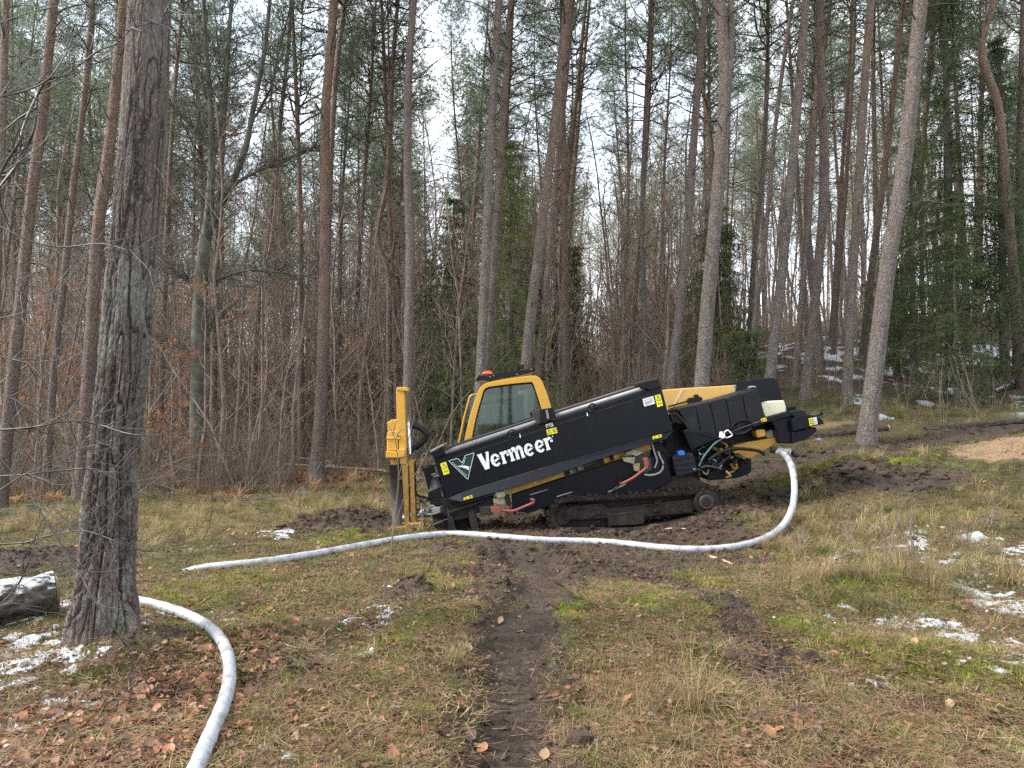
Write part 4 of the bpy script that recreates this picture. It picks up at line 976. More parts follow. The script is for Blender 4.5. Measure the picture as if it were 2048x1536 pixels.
# main black side panel of the rod rack
panel = slab('side_panel', [(868,919),(890,909),(1296,780),(1302,762),(1318,757),(1346,862),(1120,925),(921,985),(893,997)], 10.0, 10.06, 'black_paint', bev=.008, seg=2)
slab('rack_body', [(874,922),(1298,784),(1318,764),(1342,858),(1120,922),(921,982),(898,993)], 10.06, 10.62, 'black_paint')
bm = bmesh.new()       # lower skirt, kicked out so that it faces up
up = [(895,997),(921,985),(1120,925),(1346,862)]; lo = [(898,1004),(924,1003),(1012,978),(1120,945),(1243,903),(1332,878)]
U = [bm.verts.new(q(a, b, 9.995)) for a, b in [(895,997),(921,985.5),(1010,959),(1120,925.5),(1243,891),(1346,862.5)]]
Lw = [bm.verts.new(q(a, b, 9.91)) for a, b in lo]; Lb = [bm.verts.new(q(a, b + 1.5, 10.05)) for a, b in lo]
for i in range(5):
    bm.faces.new((U[i], U[i + 1], Lw[i + 1], Lw[i])); bm.faces.new((Lw[i], Lw[i + 1], Lb[i + 1], Lb[i]))
bmesh.ops.recalc_face_normals(bm, faces=bm.faces)
me = bpy.data.meshes.new('skirt'); bm.to_mesh(me); bm.free(); me.materials.append(M['black_paint']); put('skirt', me, rig)
tube('top_ledge', [(868,920,9.985),(890,910.5,9.985),(1300,781,9.985),(1322,773,9.985)], .006, 'black_paint', smooth=0, k=6)
tube('panel_lip', [(905,916,9.992),(1100,854,9.992),(1310,787,9.992)], .004, 'steel_dark', smooth=0, k=5)
slab('front_end_cap', Z1((437,742),(533,690),(552,765),(474,802)), 9.96, 10.5, 'black_paint', bev=.01)
slab('cap_plate', Z1((437,737),(535,686),(540,700),(443,752)), 9.95, 10.5, 'steel_grey', bev=.004)
slab('cap_plate', Z1((515,715),(600,698),(602,708),(518,728)), 9.98, 10.4, 'steel_dark', bev=.003)
slab('rear_end_cap', Z2((368,178),(519,140),(545,205),(470,235),(380,212)), 9.96, 10.55, 'black_paint', bev=.01)
slab('cap_plate', Z2((366,170),(518,135),(521,150),(372,186)), 9.95, 10.56, 'steel_dark', bev=.004)
tube('top_rail', [(889,905,10.06),(1082,841.5,10.06),(1296,774,10.06)], .034, 'steel_grey', smooth=0, k=14)
tube('top_rail', [(905,893,10.32),(1082,834,10.32),(1290,768,10.32)], .03, 'steel_dark', smooth=0, k=10)
for cx_, cy_ in Z1((1040,612),(1628,424)) + Z2((20,365),):
    T = Tubes(); T.add([np.array(q(cx_ + 8 * math.cos(i * .3927), cy_ + 8 * math.sin(i * .3927), 9.985 + .02 * math.sin(i))) for i in range(17)], .009, 6); put('lifting_ring', T.mesh('lifting_ring', ['rubber']), rig)
br = slab('clamp_bracket', Z1((1185,455),(1245,432),(1260,520),(1225,545),(1200,500)), 9.95, 10.2, 'steel_dark', bev=.004)
slab('clamp_block', Z1((1245,435),(1340,420),(1365,500),(1320,520),(1240,540)), 9.94, 10.25, 'black_paint', bev=.006)
slab('clamp_tooth', Z1((1285,440),(1300,437),(1312,500),(1296,505)), 9.92, 9.95, 'steel_grey', bev=.002)
tube('hook', [(*Z1((1095,610))[0], 9.98), (*Z1((1100,640))[0], 9.97)], .006, 'decal_white', k=5)
tube('hook', [(*Z1((1587,455))[0], 9.98), (*Z1((1592,482))[0], 9.97)], .006, 'decal_white', k=5)

for pts_ in ([(897,990),(1110,925)], [(1130,856),(1325,796)], [(1140,916),(1335,860)]):
    (xa, ya), (xb, yb) = pts_
    for k in range(7): disc('panel_bolt', xa + (xb - xa) * k / 6, ya + (yb - ya) * k / 6, 9.992, 10.0, .9, 'black_paint', panel, 8, 0)
# emblem and lettering
def flat(name, poly, D, mat, parent=None, th=.003): return slab(name, poly, D, D + th, mat, parent or panel, bev=0)
def strokes(name, lines, D, w, mat, parent=None):
    bm = bmesh.new()
    for ln in lines:
        for a, b in zip(ln[:-1], ln[1:]):
            A_ = q(*a, D); B_ = q(*b, D); d = (B_ - A_).normalized(); nrm = Vector((-d.z, 0, d.x)) * w / 2; e = d * w * .45
            vs = [bm.verts.new(v) for v in (A_ - e + nrm, A_ - e - nrm, B_ + e - nrm, B_ + e + nrm)]
            f = bm.faces.new(vs); r_ = bmesh.ops.extrude_face_region(bm, geom=[f]); bmesh.ops.translate(bm, vec=(0, -.0015, 0), verts=[v for v in r_['geom'] if isinstance(v, bmesh.types.BMVert)])
    bmesh.ops.recalc_face_normals(bm, faces=bm.faces)
    me = bpy.data.meshes.new(name); bm.to_mesh(me); bm.free(); me.materials.append(M[mat]); return put(name, me, parent or panel)
em = flat('emblem', Z3((512,403),(607,378),(668,448),(712,345),(805,312),(733,612)), 9.994, 'decal_green')
V_ = Z3((495,395),(610,362),(670,425),(702,328),(820,293),(740,632))
strokes('emblem_outline', [V_ + V_[:1]], 9.991, .0065, 'decal_white')
strokes('emblem_line', [Z3((540,410),(650,520),(725,585)), Z3((668,448),(690,420),(712,345))], 9.990, .004, 'decal_white')
flat('emblem_stroke', Z3((600,466),(650,456),(700,456),(758,468),(752,514),(712,492),(660,476)), 9.989, 'decal_white')
def text_me(name, body, size, mat, off=0., ext=.002, shear=0., sx=1., space=1.):
    cu = bpy.data.curves.new(name, 'FONT'); cu.body = body; cu.size = size; cu.offset = off; cu.extrude = ext; cu.shear = shear; cu.space_character = space; cu.resolution_u = 4
    o = bpy.data.objects.new(name, cu); me = bpy.data.meshes.new_from_object(o); bpy.data.objects.remove(o); me.name = name
    xs = [v.co.x for v in me.vertices]; x0, x1 = min(xs), max(xs); y0 = min(v.co.y for v in me.vertices); y1 = max(v.co.y for v in me.vertices)
    for v in me.vertices: v.co.x = (v.co.x - x0) * sx; v.co.y -= y0
    me.materials.clear(); me.materials.append(M[mat]); return me, (x1 - x0) * sx, y1 - y0
# big word on the panel, letters drawn one by one: outline polygons in a 100-unit high letter space
def arc(cx, cy, rx, ry, a0, a1, n=14): return [(cx + rx * math.cos(math.radians(a0 + (a1 - a0) * i / n)), cy + ry * math.sin(math.radians(a0 + (a1 - a0) * i / n))) for i in range(n + 1)]
LET = {
 'V': [[(-4,100),(34,100),(42,38),(47,56),(52,100),(76,100),(50,0),(18,0)]],
 # e: bowl with a slanted bar
 'e': [arc(31,36,31,37,-38,180,22) + [] , ],
}
def e_poly():
    outer = arc(32,36,32,38,8,320,26)                   # from right mid round the top, left, bottom to the lower right
    inner = arc(34,33,15,23,318,60,18)                  # back along the inside
    return [outer + inner + [(18,30),(24,26)][:0]]
def place_poly(name, polys, ox, oy, h, th, D, mat, parent, sx=1.):
    """letter outlines: unit = h px per 100 high, baseline direction th"""
    bm = bmesh.new(); c, s = math.cos(th), math.sin(th)
    for poly in polys:
        if len(poly) < 3: continue
        P = []
        for a, b in poly:
            a *= h / 100 * sx; b *= h / 100; px_ = ox + a * c - b * s; py_ = oy - (a * s + b * c); P.append((px_, py_))
        vs = [bm.verts.new(q(a, b, D)) for a, b in P]; f = bm.faces.new(vs)
        r_ = bmesh.ops.extrude_face_region(bm, geom=[f]); bmesh.ops.translate(bm, vec=(0, .004, 0), verts=[v for v in r_['geom'] if isinstance(v, bmesh.types.BMVert)])
    bmesh.ops.triangulate(bm, faces=bm.faces[:]); bmesh.ops.recalc_face_normals(bm, faces=bm.faces)
    me = bpy.data.meshes.new(name); bm.to_mesh(me); bm.free(); me.materials.append(M[mat]); return put(name, me, parent)
TH = math.radians(17.3)
e_ring_o = arc(31,36,32,38,330,20,24)
def quadstrip(o, i): return [[o[k], o[k + 1], i[k + 1], i[k]] for k in range(len(o) - 1)]
def e_polys():
    o = arc(31,36,32,38,-28,-372,30)[::1]; o = arc(31,36,32,38,318,8,30); i = arc(33,36,13,24,318,14,30)
    return quadstrip(o, i) + [[(15,24),(20,36),(60,50),(63,40),(34,28)]]
def stem(x, w, top): return [[(x - 5, 0), (x + w + 4, 0), (x + w + 4, 9), (x + w, 12), (x + w, top), (x - 6, top), (x - 6, top - 11), (x, top - 14), (x, 12), (x - 5, 9)]]
def arch(x, w, top, sw):
    o = arc(x + w * .45, top * .62, w * .57, top * .42, 165, 0, 14); i = arc(x + w * .42, top * .56, w * .57 - sw, top * .26, 165, 0, 14)
    return quadstrip(o, i)
GL = {'V': ([[(-6,100),(31,100),(31,90),(42,38),(60,90),(56,100),(82,100),(80,90),(54,0),(22,0),(-1,90)]], 74),
      'e': (e_polys(), 66), 'r': (stem(2, 21, 72) + quadstrip(arc(38,50,19,24,160,20,8), arc(38,44,15,12,160,20,8)) + [[(40,60),(58,58),(60,40),(42,40)]], 62),
      'm': (stem(2, 20, 72) + arch(16, 40, 76, 19) + [[(37,0),(59,0),(59,46),(38,46)]] + arch(52, 42, 76, 19) + [[(74,0),(97,0),(97,9),(94,12),(94,46),(74,46)]], 101)}
word = bpy.data.objects.new('lettering', None); COL.objects.link(word); word.parent = panel
# the word runs from (958,939) to (1105,890): letter by letter
start = np.array(Z3((985,503))[0]); adv = {'V': 0}
xs_px = Z3((945,520),(1062,478),(1195,437),(1300,403),(1490,345),(1628,300),(1755,262))
for ch, (ox, oy) in zip('Vermeer', xs_px):
    polys, _ = GL[ch]; h = 31.5 if ch == 'V' else 28.5 / .72 * .86
    if ch == 'V': ox, oy, h = ox - 3.0, oy + .2, 33.5
    polys = [p for p in polys]
    o = place_poly('letter', polys, ox, oy, h, TH, 9.990 if ch != 'e' else 9.9895, 'decal_white', panel, sx=.90 if ch == 'e' else (.82 if ch in 'r' else .88 if ch == 'm' else .84))
bpy.data.objects.remove(word)
disc('registered_mark', *Z3((1823,82))[0], 9.992, 9.996, 1.3, 'decal_white', panel, 10, 0)

def sticker(poly, D, kind='yellow', parent=None, tri=True):
    s = flat('sticker', poly, D, 'decal_yellow' if kind == 'yellow' else 'decal_white', parent)
    P = np.array(poly); c = P.mean(0); e1 = (P[1] - P[0]); e2 = (P[3] - P[0]); D2 = D - .003
    f = lambda u, v: tuple(P[0] + e1 * u + e2 * v)
    L1 = np.linalg.norm(e1); L2 = np.linalg.norm(e2)
    if kind == 'yellow':
        if L2 > L1:   # upright: triangle on top, marks below
            strokes('warning_sign', [[f(.5, .10), f(.15, .48), f(.85, .48), f(.5, .10)]], D2, .004, 'decal_black', s)
            strokes('sticker_text', [[f(.2, .68), f(.45, .68)], [f(.2, .78), f(.4, .78)], [f(.55, .72), f(.85, .72)], [f(.55, .8), f(.8, .8)]], D2, .005, 'decal_black', s)
        else:
            strokes('warning_sign', [[f(.25, .15), f(.08, .8), f(.42, .8), f(.25, .15)]], D2, .004, 'decal_black', s)
            strokes('sticker_text', [[f(.6, .3), f(.9, .3)], [f(.7, .3), f(.75, .8)], [f(.6, .6), f(.88, .6)]], D2, .005, 'decal_black', s)
    else:
        strokes('sticker_text', [[f(.1, .2), f(.25, .3)], [f(.12, .5), f(.85, .5)], [f(.12, .65), f(.8, .65)], [f(.12, .8), f(.5, .8)], [f(.35, .25), f(.9, .25)]], D2, .004, 'decal_black', s)
    return s
sticker(Z3((385,430),(460,405),(508,553),(432,578)), 9.992, parent=panel)
sticker(Z3((684,870),(795,832),(802,866),(690,901)), 9.90, parent=panel)
sticker(Z1((1283,545),(1335,531),(1343,560),(1290,573)), 9.992, 'white', panel)
sticker(Z1((1288,583),(1362,566),(1372,606),(1298,624)), 9.992, parent=panel)
ws = sticker(Z2((402,300),(485,276),(500,335),(418,358)), 9.992, 'white', panel)
sticker(Z2((495,272),(540,262),(562,350),(518,362)), 9.992, parent=panel)
sticker(Z2((480,588),(548,570),(552,592),(484,610)), 9.90, parent=panel)
BP_ = 0
flat('panel_seam', Z1((1338,636),(1342,634),(1392,806),(1388,808)), 9.996, 'decal_black')

# frame rail and lower body
slab('frame_rail', Z1((975,1012),(1415,880),(1422,925),(1040,1052)), 10.02, 10.2, 'dirty_yellow', bev=.004)
tube('drill_rod', [(*Z1((1415,895))[0], 10.08), (*Z2((200,735))[0], 10.08)], .034, 'steel_dark', smooth=0)
for a, r_ in (((1480,880), .05), ((1540,860), .042), ((1730,800), .052), ((1800,775), .06)):
    x_, y_ = Z1(a)[0]; tube('rod_collar', [(x_ - 6, y_ + 1.9, 10.08), (x_ + 6, y_ - 1.9, 10.08)], r_, 'dirty_yellow' if a[0] > 1700 else 'steel_grey', smooth=0)
slab('lower_body', Z1((1035,1055),(1420,932),(1870,790),(1960,800)) + [(1330,905),(1345,960),(1300,985),(1190,992),(1140,995),(1104,1010),(1060,1026),(1025,1022)], 10.06, 10.9, 'black_paint', bev=.01)
slab('yellow_beam', Z2((160,720),(360,650),(460,632),(470,690),(380,690),(190,752)), 10.1, 10.3, 'dirty_yellow', bev=.004)
tube('grab_bar', [(*Z1((1170,1060))[0], 10.03), (*Z1((1303,1020))[0], 10.03)], .008, 'steel_grey', smooth=0, k=6)
slab('body_slot', ZT((600,205),(672,192),(660,212),(590,222)), 10.05, 10.07, 'decal_black', bev=0)
tube('red_handle', [(*p, 9.93) for p in Z1((935,1168),(1040,1178),(1120,1150),(1188,1120),(1200,1104),(1190,1094),(1172,1096))], .019, 'red_handle')
slab('red_clamp', Z1((880,1148),(950,1148),(960,1195),(890,1190)), 9.9, 10.0, 'red_handle', bev=.006)
tube('red_handle', [(*p, 9.93) for p in Z2((440,760),(438,800),(425,835),(380,870),(320,912),(240,950),(232,935))], .019, 'red_handle')
slab('red_clamp', Z2((405,758),(440,750),(455,790),(448,835),(425,840),(420,790)), 9.9, 9.96, 'red_handle', bev=.006)
for k, (blk, D_) in enumerate([(((265,715),(330,685),(415,710),(360,740)), 9.98), (((245,750),(350,745),(340,800),(262,780)), 9.96), (((330,800),(385,790),(380,860),(340,850)), 10.0)]):
    slab('valve_block', Z2(*blk), D_, D_ + .15, 'yellow_steel_block', bev=.005)
slab('valve_housing', Z2((330,730),(415,722),(470,760),(480,840),(440,870),(360,860),(335,800)), 10.03, 10.15, 'steel_dark', bev=.01)
# front vise and legs
slab('vise_block', Z3((1090,800),(1200,775),(1225,850),(1120,880)), 9.95, 10.1, 'yellow_steel_block', bev=.006)
slab('vise_block', Z3((1060,880),(1190,850),(1230,910),(1200,960),(1070,940)), 9.98, 10.15, 'yellow_steel_block', bev=.006)
slab('vise_plate', Z3((1210,850),(1260,830),(1300,960),(1280,985),(1230,960)), 9.97, 10.1, 'dirty_black', bev=.005)
slab('vise_cylinder', Z3((880,980),(1060,965),(1060,1090),(900,1090)), 9.98, 10.2, 'steel_dark', bev=.02, seg=2)
slab('guide_rail', Z3((470,1060),(490,1045),(940,895),(950,912),(700,1000),(500,1075)), 9.93, 10.0, 'dirty_black', bev=.003)
slab('guide_rail', Z3((600,960),(620,940),(930,850),(1080,800),(1085,830),(760,930)), 9.94, 10.2, 'dirty_black', bev=.004)
slab('front_frame', Z3((380,880),(640,830),(1060,850),(1060,1000),(900,1060),(560,1120),(430,1100)), 10.03, 10.5, 'dirty_black', bev=.01)
slab('stabilizer_leg', Z3((480,1100),(555,1110),(592,1330),(500,1330)), 9.95, 10.15, 'dirty_black', bev=.008, label='mud coated leg under the nose')
slab('stabilizer_leg', Z3((740,1050),(820,1020),(895,1330),(800,1330)), 9.95, 10.15, 'muddy_track', bev=.008)
slab('front_box', Z3((280,1070),(480,1080),(560,1150),(740,1120),(800,1330),(320,1330)), 10.2, 10.9, 'dirty_black', bev=.01)
slab('cross_plate', Z3((560,1120),(740,1080),(745,1125),(570,1160)), 9.98, 10.2, 'muddy_track', bev=.006)
slab('bolt_plate', Z3((270,1000),(385,985),(390,1060),(300,1090)), 10.0, 10.1, 'steel_grey', bev=.008)
# left of the panel: hinged plate, cylinder, bundle of fittings
slab('hinged_plate', Z3((165,530),(300,470),(330,560),(260,640),(245,780),(228,770)), 10.15, 10.2, 'dirty_black', bev=.003)
tube('plate_edge', [(*p, 10.13) for p in Z3((165,525),(185,600),(225,760),(240,800))], .008, 'steel_grey', k=6)
tube('wear_drum', [(*p, 10.3) for p in Z3((300,600),(330,760))], [.10, .10], 'steel_grey', smooth=0, k=14)
tube('ring_flange', [(*p, 10.2) for p in Z3((150,500),(300,450))], [.03, .03], 'steel_dark', smooth=0)
slab('jaw_block', Z3((225,800),(380,740),(430,830),(450,960),(300,990),(240,920)), 10.1, 10.45, 'dirty_black', bev=.015)
tube('jaw_bolt', [(*p, 10.05) for p in Z3((395,730),(425,850))], .02, 'steel_dark', smooth=0)
tube('jaw_bolt', [(*p, 10.02) for p in Z3((475,970),(505,1085))], .018, 'steel_dark', smooth=0)
tube('jaw_bolt', [(*p, 10.1) for p in Z3((275,440),(330,430))], .02, 'steel_grey', smooth=0)
tube('jaw_bolt', [(*p, 10.1) for p in Z3((270,575),(335,560))], .016, 'steel_grey', smooth=0)
gk = np.random.default_rng(5)
for k in range(22):
    a = Z3((gk.uniform(60, 330), gk.uniform(820, 1120)))[0]; b = (a[0] + gk.normal() * 9, a[1] + gk.normal() * 9)
    c = ((a[0] + b[0]) / 2 + gk.normal() * 5, (a[1] + b[1]) / 2 + gk.normal() * 5); D_ = gk.uniform(9.98, 10.3)
    tube('hydraulic_hose', [(*a, D_), (*c, D_ + .03), (*b, D_ + .06)], gk.uniform(.006, .012), ['rubber', 'grey_hose', 'steel_dark', 'steel_dark'][k % 4], k=6)
for P_, r_, m_ in [(((210,1080),(300,1075),(360,1050)), .014, 'grey_hose'), (((215,1020),(240,980),(290,965),(340,1000)), .01, 'grey_hose'), (((110,1150),(220,1040),(300,960)), .006, 'steel_grey'), (((290,1215),(420,1160),(540,1120)), .006, 'steel_grey'),
                 (((130,400),(190,360),(210,320),(180,300),(150,330),(140,400)), .008, 'steel_grey'), (((80,620),(120,480),(160,420),(140,380)), .008, 'grey_hose'), (((60,700),(70,780),(110,840),(210,870),(260,850)), .014, 'rubber')]:
    tube('hydraulic_hose', [(*p, 10.05) for p in Z3(*P_)], r_, m_, k=7)

# anchor mast
mast = slab('anchor_mast', ZM((138,163),(207,163),(222,690),(218,805),(176,805),(150,690)), 9.96, 10.1, 'yellow_paint', bev=.006)
slab('mast_cap', ZM((148,147),(222,145),(236,160),(236,182),(140,172)), 9.94, 10.14, 'yellow_paint', mast, bev=.005)
tube('lift_cylinder', [(*p, 10.08) for p in ZM((222,185),(256,715))], .031, 'chrome', mast, smooth=0, k=12)
tube('lift_cylinder', [(*p, 10.2) for p in ZM((236,195),(268,715))], .022, 'steel_grey', mast, smooth=0, k=12)
slab('motor', ZM((60,445),(88,438),(90,424),(150,420),(158,436),(160,518),(66,520)), 9.98, 10.2, 'yellow_paint', mast, bev=.008)
slab('gearbox', ZM((70,520),(150,518),(166,560),(168,690),(58,690),(60,545)), 9.96, 10.22, 'yellow_paint', mast, bev=.01)
slab('gearbox_band', ZM((56,575),(170,575),(172,592),(54,592)), 9.945, 10.23, 'yellow_paint', mast, bev=.004)
slab('carriage', ZM((50,690),(150,700),(155,680),(212,672),(216,738),(150,750),(50,748)), 9.9, 10.25, 'yellow_paint', mast, bev=.006)
slab('chuck', ZM((90,750),(150,752),(148,812),(98,812)), 9.98, 10.18, 'dirty_yellow', mast, bev=.008)
slab('bolt_head', ZM((160,560),(172,560),(172,572),(160,572)), 9.94, 9.96, 'steel_grey', mast, bev=.002)
tube('auger_rod', [(*p, 10.0) for p in ZM((120,810),(150,1345))], .067, 'steel_dark', mast, smooth=0, k=14)
tube('auger_rod', [(*p, 10.3) for p in ZM((178,800),(188,1220))], .048, 'steel_dark', mast, smooth=0, k=12)
tube('red_band', [(*p, 10.24) for p in ZM((178,915),(179,930))], .052, 'red_handle', mast, smooth=0, k=12)
slab('mast_column', ZM((183,805),(236,800),(247,1315),(211,1315)), 9.98, 10.16, 'dirty_yellow', mast, bev=.005)
slab('mast_column', ZM((246,780),(284,775),(305,1310),(268,1315)), 10.02, 10.2, 'dirty_yellow', mast, bev=.005)
slab('mast_bracket', ZM((175,800),(290,760),(290,800),(180,840)), 10.04, 10.24, 'dirty_yellow', mast, bev=.005)
slab('anchor_foot', ZM((88,1345),(205,1338),(225,1312),(352,1310),(362,1360),(300,1400),(240,1432),(104,1432)), 9.86, 10.3, 'dirty_yellow', mast, bev=.006)
tube('foot_collar', [(*ZM((148,1352))[0], 10.0), (*ZM((147,1325))[0], 10.0)], .125, 'dirty_yellow', mast, smooth=0, k=20)
disc('foot_bolt', *ZM((287,1355))[0], 9.845, 9.87, 3.5, 'steel_dark', mast, 12, .002)
for k, (r_, o_) in enumerate([(.026, 0), (.024, 12), (.022, -10), (.02, 20)]):
    tube('hydraulic_hose', [(*p, 10.1 + .04 * k) for p in ZM((215 - o_, 480 - o_), (270, 478 - o_), (330 + o_ * .6, 488 - o_ * .5), (385 + o_, 535), (390 + o_ * .7, 580), (345 + o_, 630), (290, 665 + o_), (262, 690 + o_))], r_, 'rubber', mast, k=9)
tube('hydraulic_hose', [(*p, 10.12) for p in ZM((290,780),(305,860),(300,950),(305,1040),(330,1075),(395,1090))], .018, 'rubber', mast, k=8)
pipe = tube('product_pipe', [(748,1056,10.75),(790,1043,10.7),(850,1024,10.65)], .047, 'grey_hose', smooth=0, k=14)

# cab
out = Z1((660,860),(685,690),(720,520),(752,410),(788,312),(806,272),(832,250),(870,236),(1020,208),(1180,186),(1215,189),(1240,202),(1262,232),(1300,330),(1345,480),(1392,640))
inn = Z1((720,860),(737,690),(765,540),(792,430),(820,335),(830,300),(846,280),(872,270),(1020,250),(1168,236),(1182,236),(1190,240),(1198,255),(1228,340),(1262,450),(1300,600))
cabf = put('cab_frame', ring_me('cab_frame', out, inn, 10.62, 10.74, 'yellow_paint', .012), rig)
inn2 = [(a + (1020 - a) * .035 + (0), b + (860 - b) * .035) for a, b in inn]
put('window_seal', ring_me('window_seal', inn, inn2, 10.66, 10.72, 'rubber', .003), cabf)
slab('window_glass', inn2, 10.685, 10.69, 'cab_glass', cabf, bev=0)
far_o = [(a + 3, b + 2) for a, b in out]; 
put('far_cab_frame', ring_me('far_cab_frame', out, inn, 11.55, 11.66, 'yellow_paint', .012), rig)
for k, (a, b) in enumerate([(1, 3), (12, 14)]):
    pass
roofp = [(p[0], p[1] + 1) for p in out[5:13]] + [(p[0], p[1] + 3) for p in inn[5:13]][::-1]
slab('cab_roof', roofp, 10.74, 11.55, 'yellow_paint', bev=.01)
slab('rear_wall', Z1((1262,330),(1290,330),(1378,640),(1330,640)), 10.74, 11.55, 'dirty_black', bev=.005)
slab('roof_lining', Z1((850,285),(1165,240),(1180,262),(1180,275),(850,330)), 10.76, 11.5, 'steel_dark', bev=.01)
slab('door_mullion', Z1((1020,470),(1060,460),(1062,760),(1020,760)), 11.45, 11.55, 'dirty_black', bev=.004)
slab('interior_bar', Z1((810,385),(1060,345),(1062,368),(806,405)), 11.4, 11.5, 'dirty_black', bev=.004)
slab('rear_pillar', Z1((1060,330),(1120,320),(1150,760),(1080,760)), 11.2, 11.45, 'dirty_black', bev=.006)
slab('seat', Z1((1110,560),(1180,520),(1200,540),(1215,700),(1240,760),(960,800),(960,740),(1100,700)), 11.0, 11.4, 'tank_black', bev=.03, seg=2)
slab('console', Z1((860,760),(960,700),(980,730),(960,860),(860,860)), 10.95, 11.2, 'dirty_black', bev=.01)
tube('lever', [(*Z1((1085,560))[0], 11.0), (*Z1((1110,510))[0], 10.98)], .012, 'rubber', k=6)
slab('windscreen_frame', Z1((640,860),(642,680),(680,500),(722,342),(745,322),(790,316),(788,330),(752,334),(735,350),(694,500),(656,690),(655,860)), 11.3, 11.4, 'yellow_paint', bev=.006)
slab('windscreen', Z1((657,860),(660,690),(698,500),(738,352),(752,340),(785,332),(755,420),(722,530),(690,700),(668,860)), 11.33, 11.34, 'cab_glass', bev=0)
slab('roof_rack', Z1((765,222),(792,184),(868,190),(900,172),(1165,138),(1212,138),(1190,162),(1120,176),(900,216),(868,226)), 10.7, 11.3, 'black_paint', bev=.004)
for a in ((880,196),(905,186),(1075,176),(1180,140)): disc('rack_bolt', *Z1(a)[0], 10.69, 10.705, 1.5, 'steel_grey', k=8, bev=0)
slab('beacon_light', densify(Z1((820,180),(828,162),(858,152),(890,160),(896,176)), 3), 10.8, 11.0, 'orange_lens', bev=.008)
tube('antenna', [(*Z1((857,155))[0], 10.85), (*Z1((853,120))[0], 10.85)], .008, 'rubber', k=6)
slab('camera_box', Z1((1100,105),(1125,105),(1128,138),(1100,140)), 10.8, 10.9, 'rubber', bev=.006)
slab('camera_mount', Z1((1075,120),(1098,108),(1100,140),(1070,143)), 10.9, 11.0, 'rubber', bev=.004)
tube('antenna', [(*Z1((1130,112))[0], 10.9), (*Z1((1140,80))[0], 10.9)], .007, 'rubber', k=6)
tube('antenna', [(*Z1((1160,135))[0], 10.95), (*Z1((1164,108))[0], 10.95)], .005, 'rubber', k=5)

# engine hood, tank, rear end
hood = slab('engine_hood', Z4((215,208),(300,198),(430,188),(700,172),(950,155),(966,162),(985,262),(1000,420),(560,640),(330,560)), 10.85, 11.6, 'hood_yellow', bev=.025, seg=3)
flat('hood_stripe', Z4((430,196),(443,196),(350,362),(318,400),(308,395),(345,350)), 10.845, 'white_plastic', hood)
slab('hood_edge', Z4((965,158),(985,150),(990,170),(972,235)), 10.84, 11.0, 'steel_grey', bev=.004)
slab('hood_bracket', densify(Z4((490,335),(490,300),(505,285),(560,278),(560,252),(600,252),(602,272),(632,278),(640,300),(630,312)), 2), 10.78, 10.9, 'rubber', bev=.004)
tube('hood_stay', [(*p, 10.8) for p in Z4((290,375),(492,318),(600,285))], .012, 'rubber', smooth=0)
slab('rear_hood', Z4((740,158),(900,135),(1100,110)) + densify(Z4((1250,90),(1345,80),(1385,92),(1412,128),(1436,195)), 4) + Z4((1455,300),(1400,420),(1230,440),(980,300),(965,160)), 11.0, 11.7, 'black_paint', bev=.015, seg=2)
slab('hood_latch', Z4((1440,212),(1478,238),(1450,262)), 11.0, 11.1, 'steel_dark', bev=.003)
# water tank in four swelling segments
tp = [(355,400),(545,362),(700,320),(850,285),(1020,235),(1195,195)]
bt = [(560,800),(655,740),(800,690),(960,640),(1120,560),(1285,475)]
lft = [(400,400),(545,362),(690,322),(860,285),(1035,232),(1190,200)]
tank = None
tops = [((398,402),(432,382)),((560,358),(575,352)),((700,322),(715,318)),((862,285),(880,280)),((1030,232),(1045,226)),((1185,198),(1212,240))]
segs = [([(396,420),(410,396),(440,384),(556,358),(566,366)], [(640,735),(628,748),(560,790),(530,700),(480,560),(430,470)]),
        ([(572,366),(582,354),(700,324),(712,332)], [(790,690),(780,700),(660,740),(646,728)]),
        ([(718,332),(728,320),(866,286),(878,294)], [(940,640),(930,650),(806,694),(796,684)]),
        ([(884,294),(894,280),(1030,238),(1044,246)], [(1105,570),(1096,582),(956,642),(946,634)]),
        ([(1050,246),(1060,232),(1140,208),(1180,196),(1205,212),(1222,260)], [(1280,470),(1272,486),(1122,572),(1112,564)])]
tank = slab('water_tank', Z4((420,400),(560,372),(860,300),(1180,215),(1262,470),(960,610),(800,670),(560,770)), 10.16, 10.75, 'tank_black', bev=.03, seg=3)
for tpp, btt in segs: slab('tank_segment', Z4(*(tpp + btt)), 10.06, 10.82, 'tank_black', tank, bev=.042, seg=4)
for pa, pb in (((470,470),(560,770)), ((640,420),(720,690)), ((800,380),(880,640)), ((960,340),(1040,590))): pass
slab('tank_neck', Z4((1105,205),(1140,172),(1192,180),(1196,210),(1150,215)), 10.2, 10.4, 'tank_black', tank, bev=.01)
slab('tank_cap', Z4((1142,178),(1150,162),(1186,164),(1192,184)), 10.18, 10.36, 'grey_hose', tank, bev=.006)
slab('side_bracket', Z4((300,455),(370,440),(430,500),(440,560),(330,540)), 10.1, 10.3, 'dirty_black', bev=.008)
tube('bracket_edge', [(*p, 10.07) for p in Z4((330,448),(372,445),(440,520),(500,600),(560,740),(560,790))], .01, 'steel_dark', k=6)
slab('gusset_plate', Z4((480,620),(700,625),(830,690),(700,740),(560,805),(530,780)), 10.04, 10.12, 'black_paint', bev=.006)
slab('frame_post', Z4((440,620),(500,600),(560,800),(530,830)), 10.05, 10.3, 'black_paint', bev=.006)
slab('white_tank', Z4((1232,372),(1300,326),(1330,318),(1478,310),(1508,425),(1340,470),(1285,485)), 10.12, 10.6, 'white_plastic', bev=.03, seg=3)
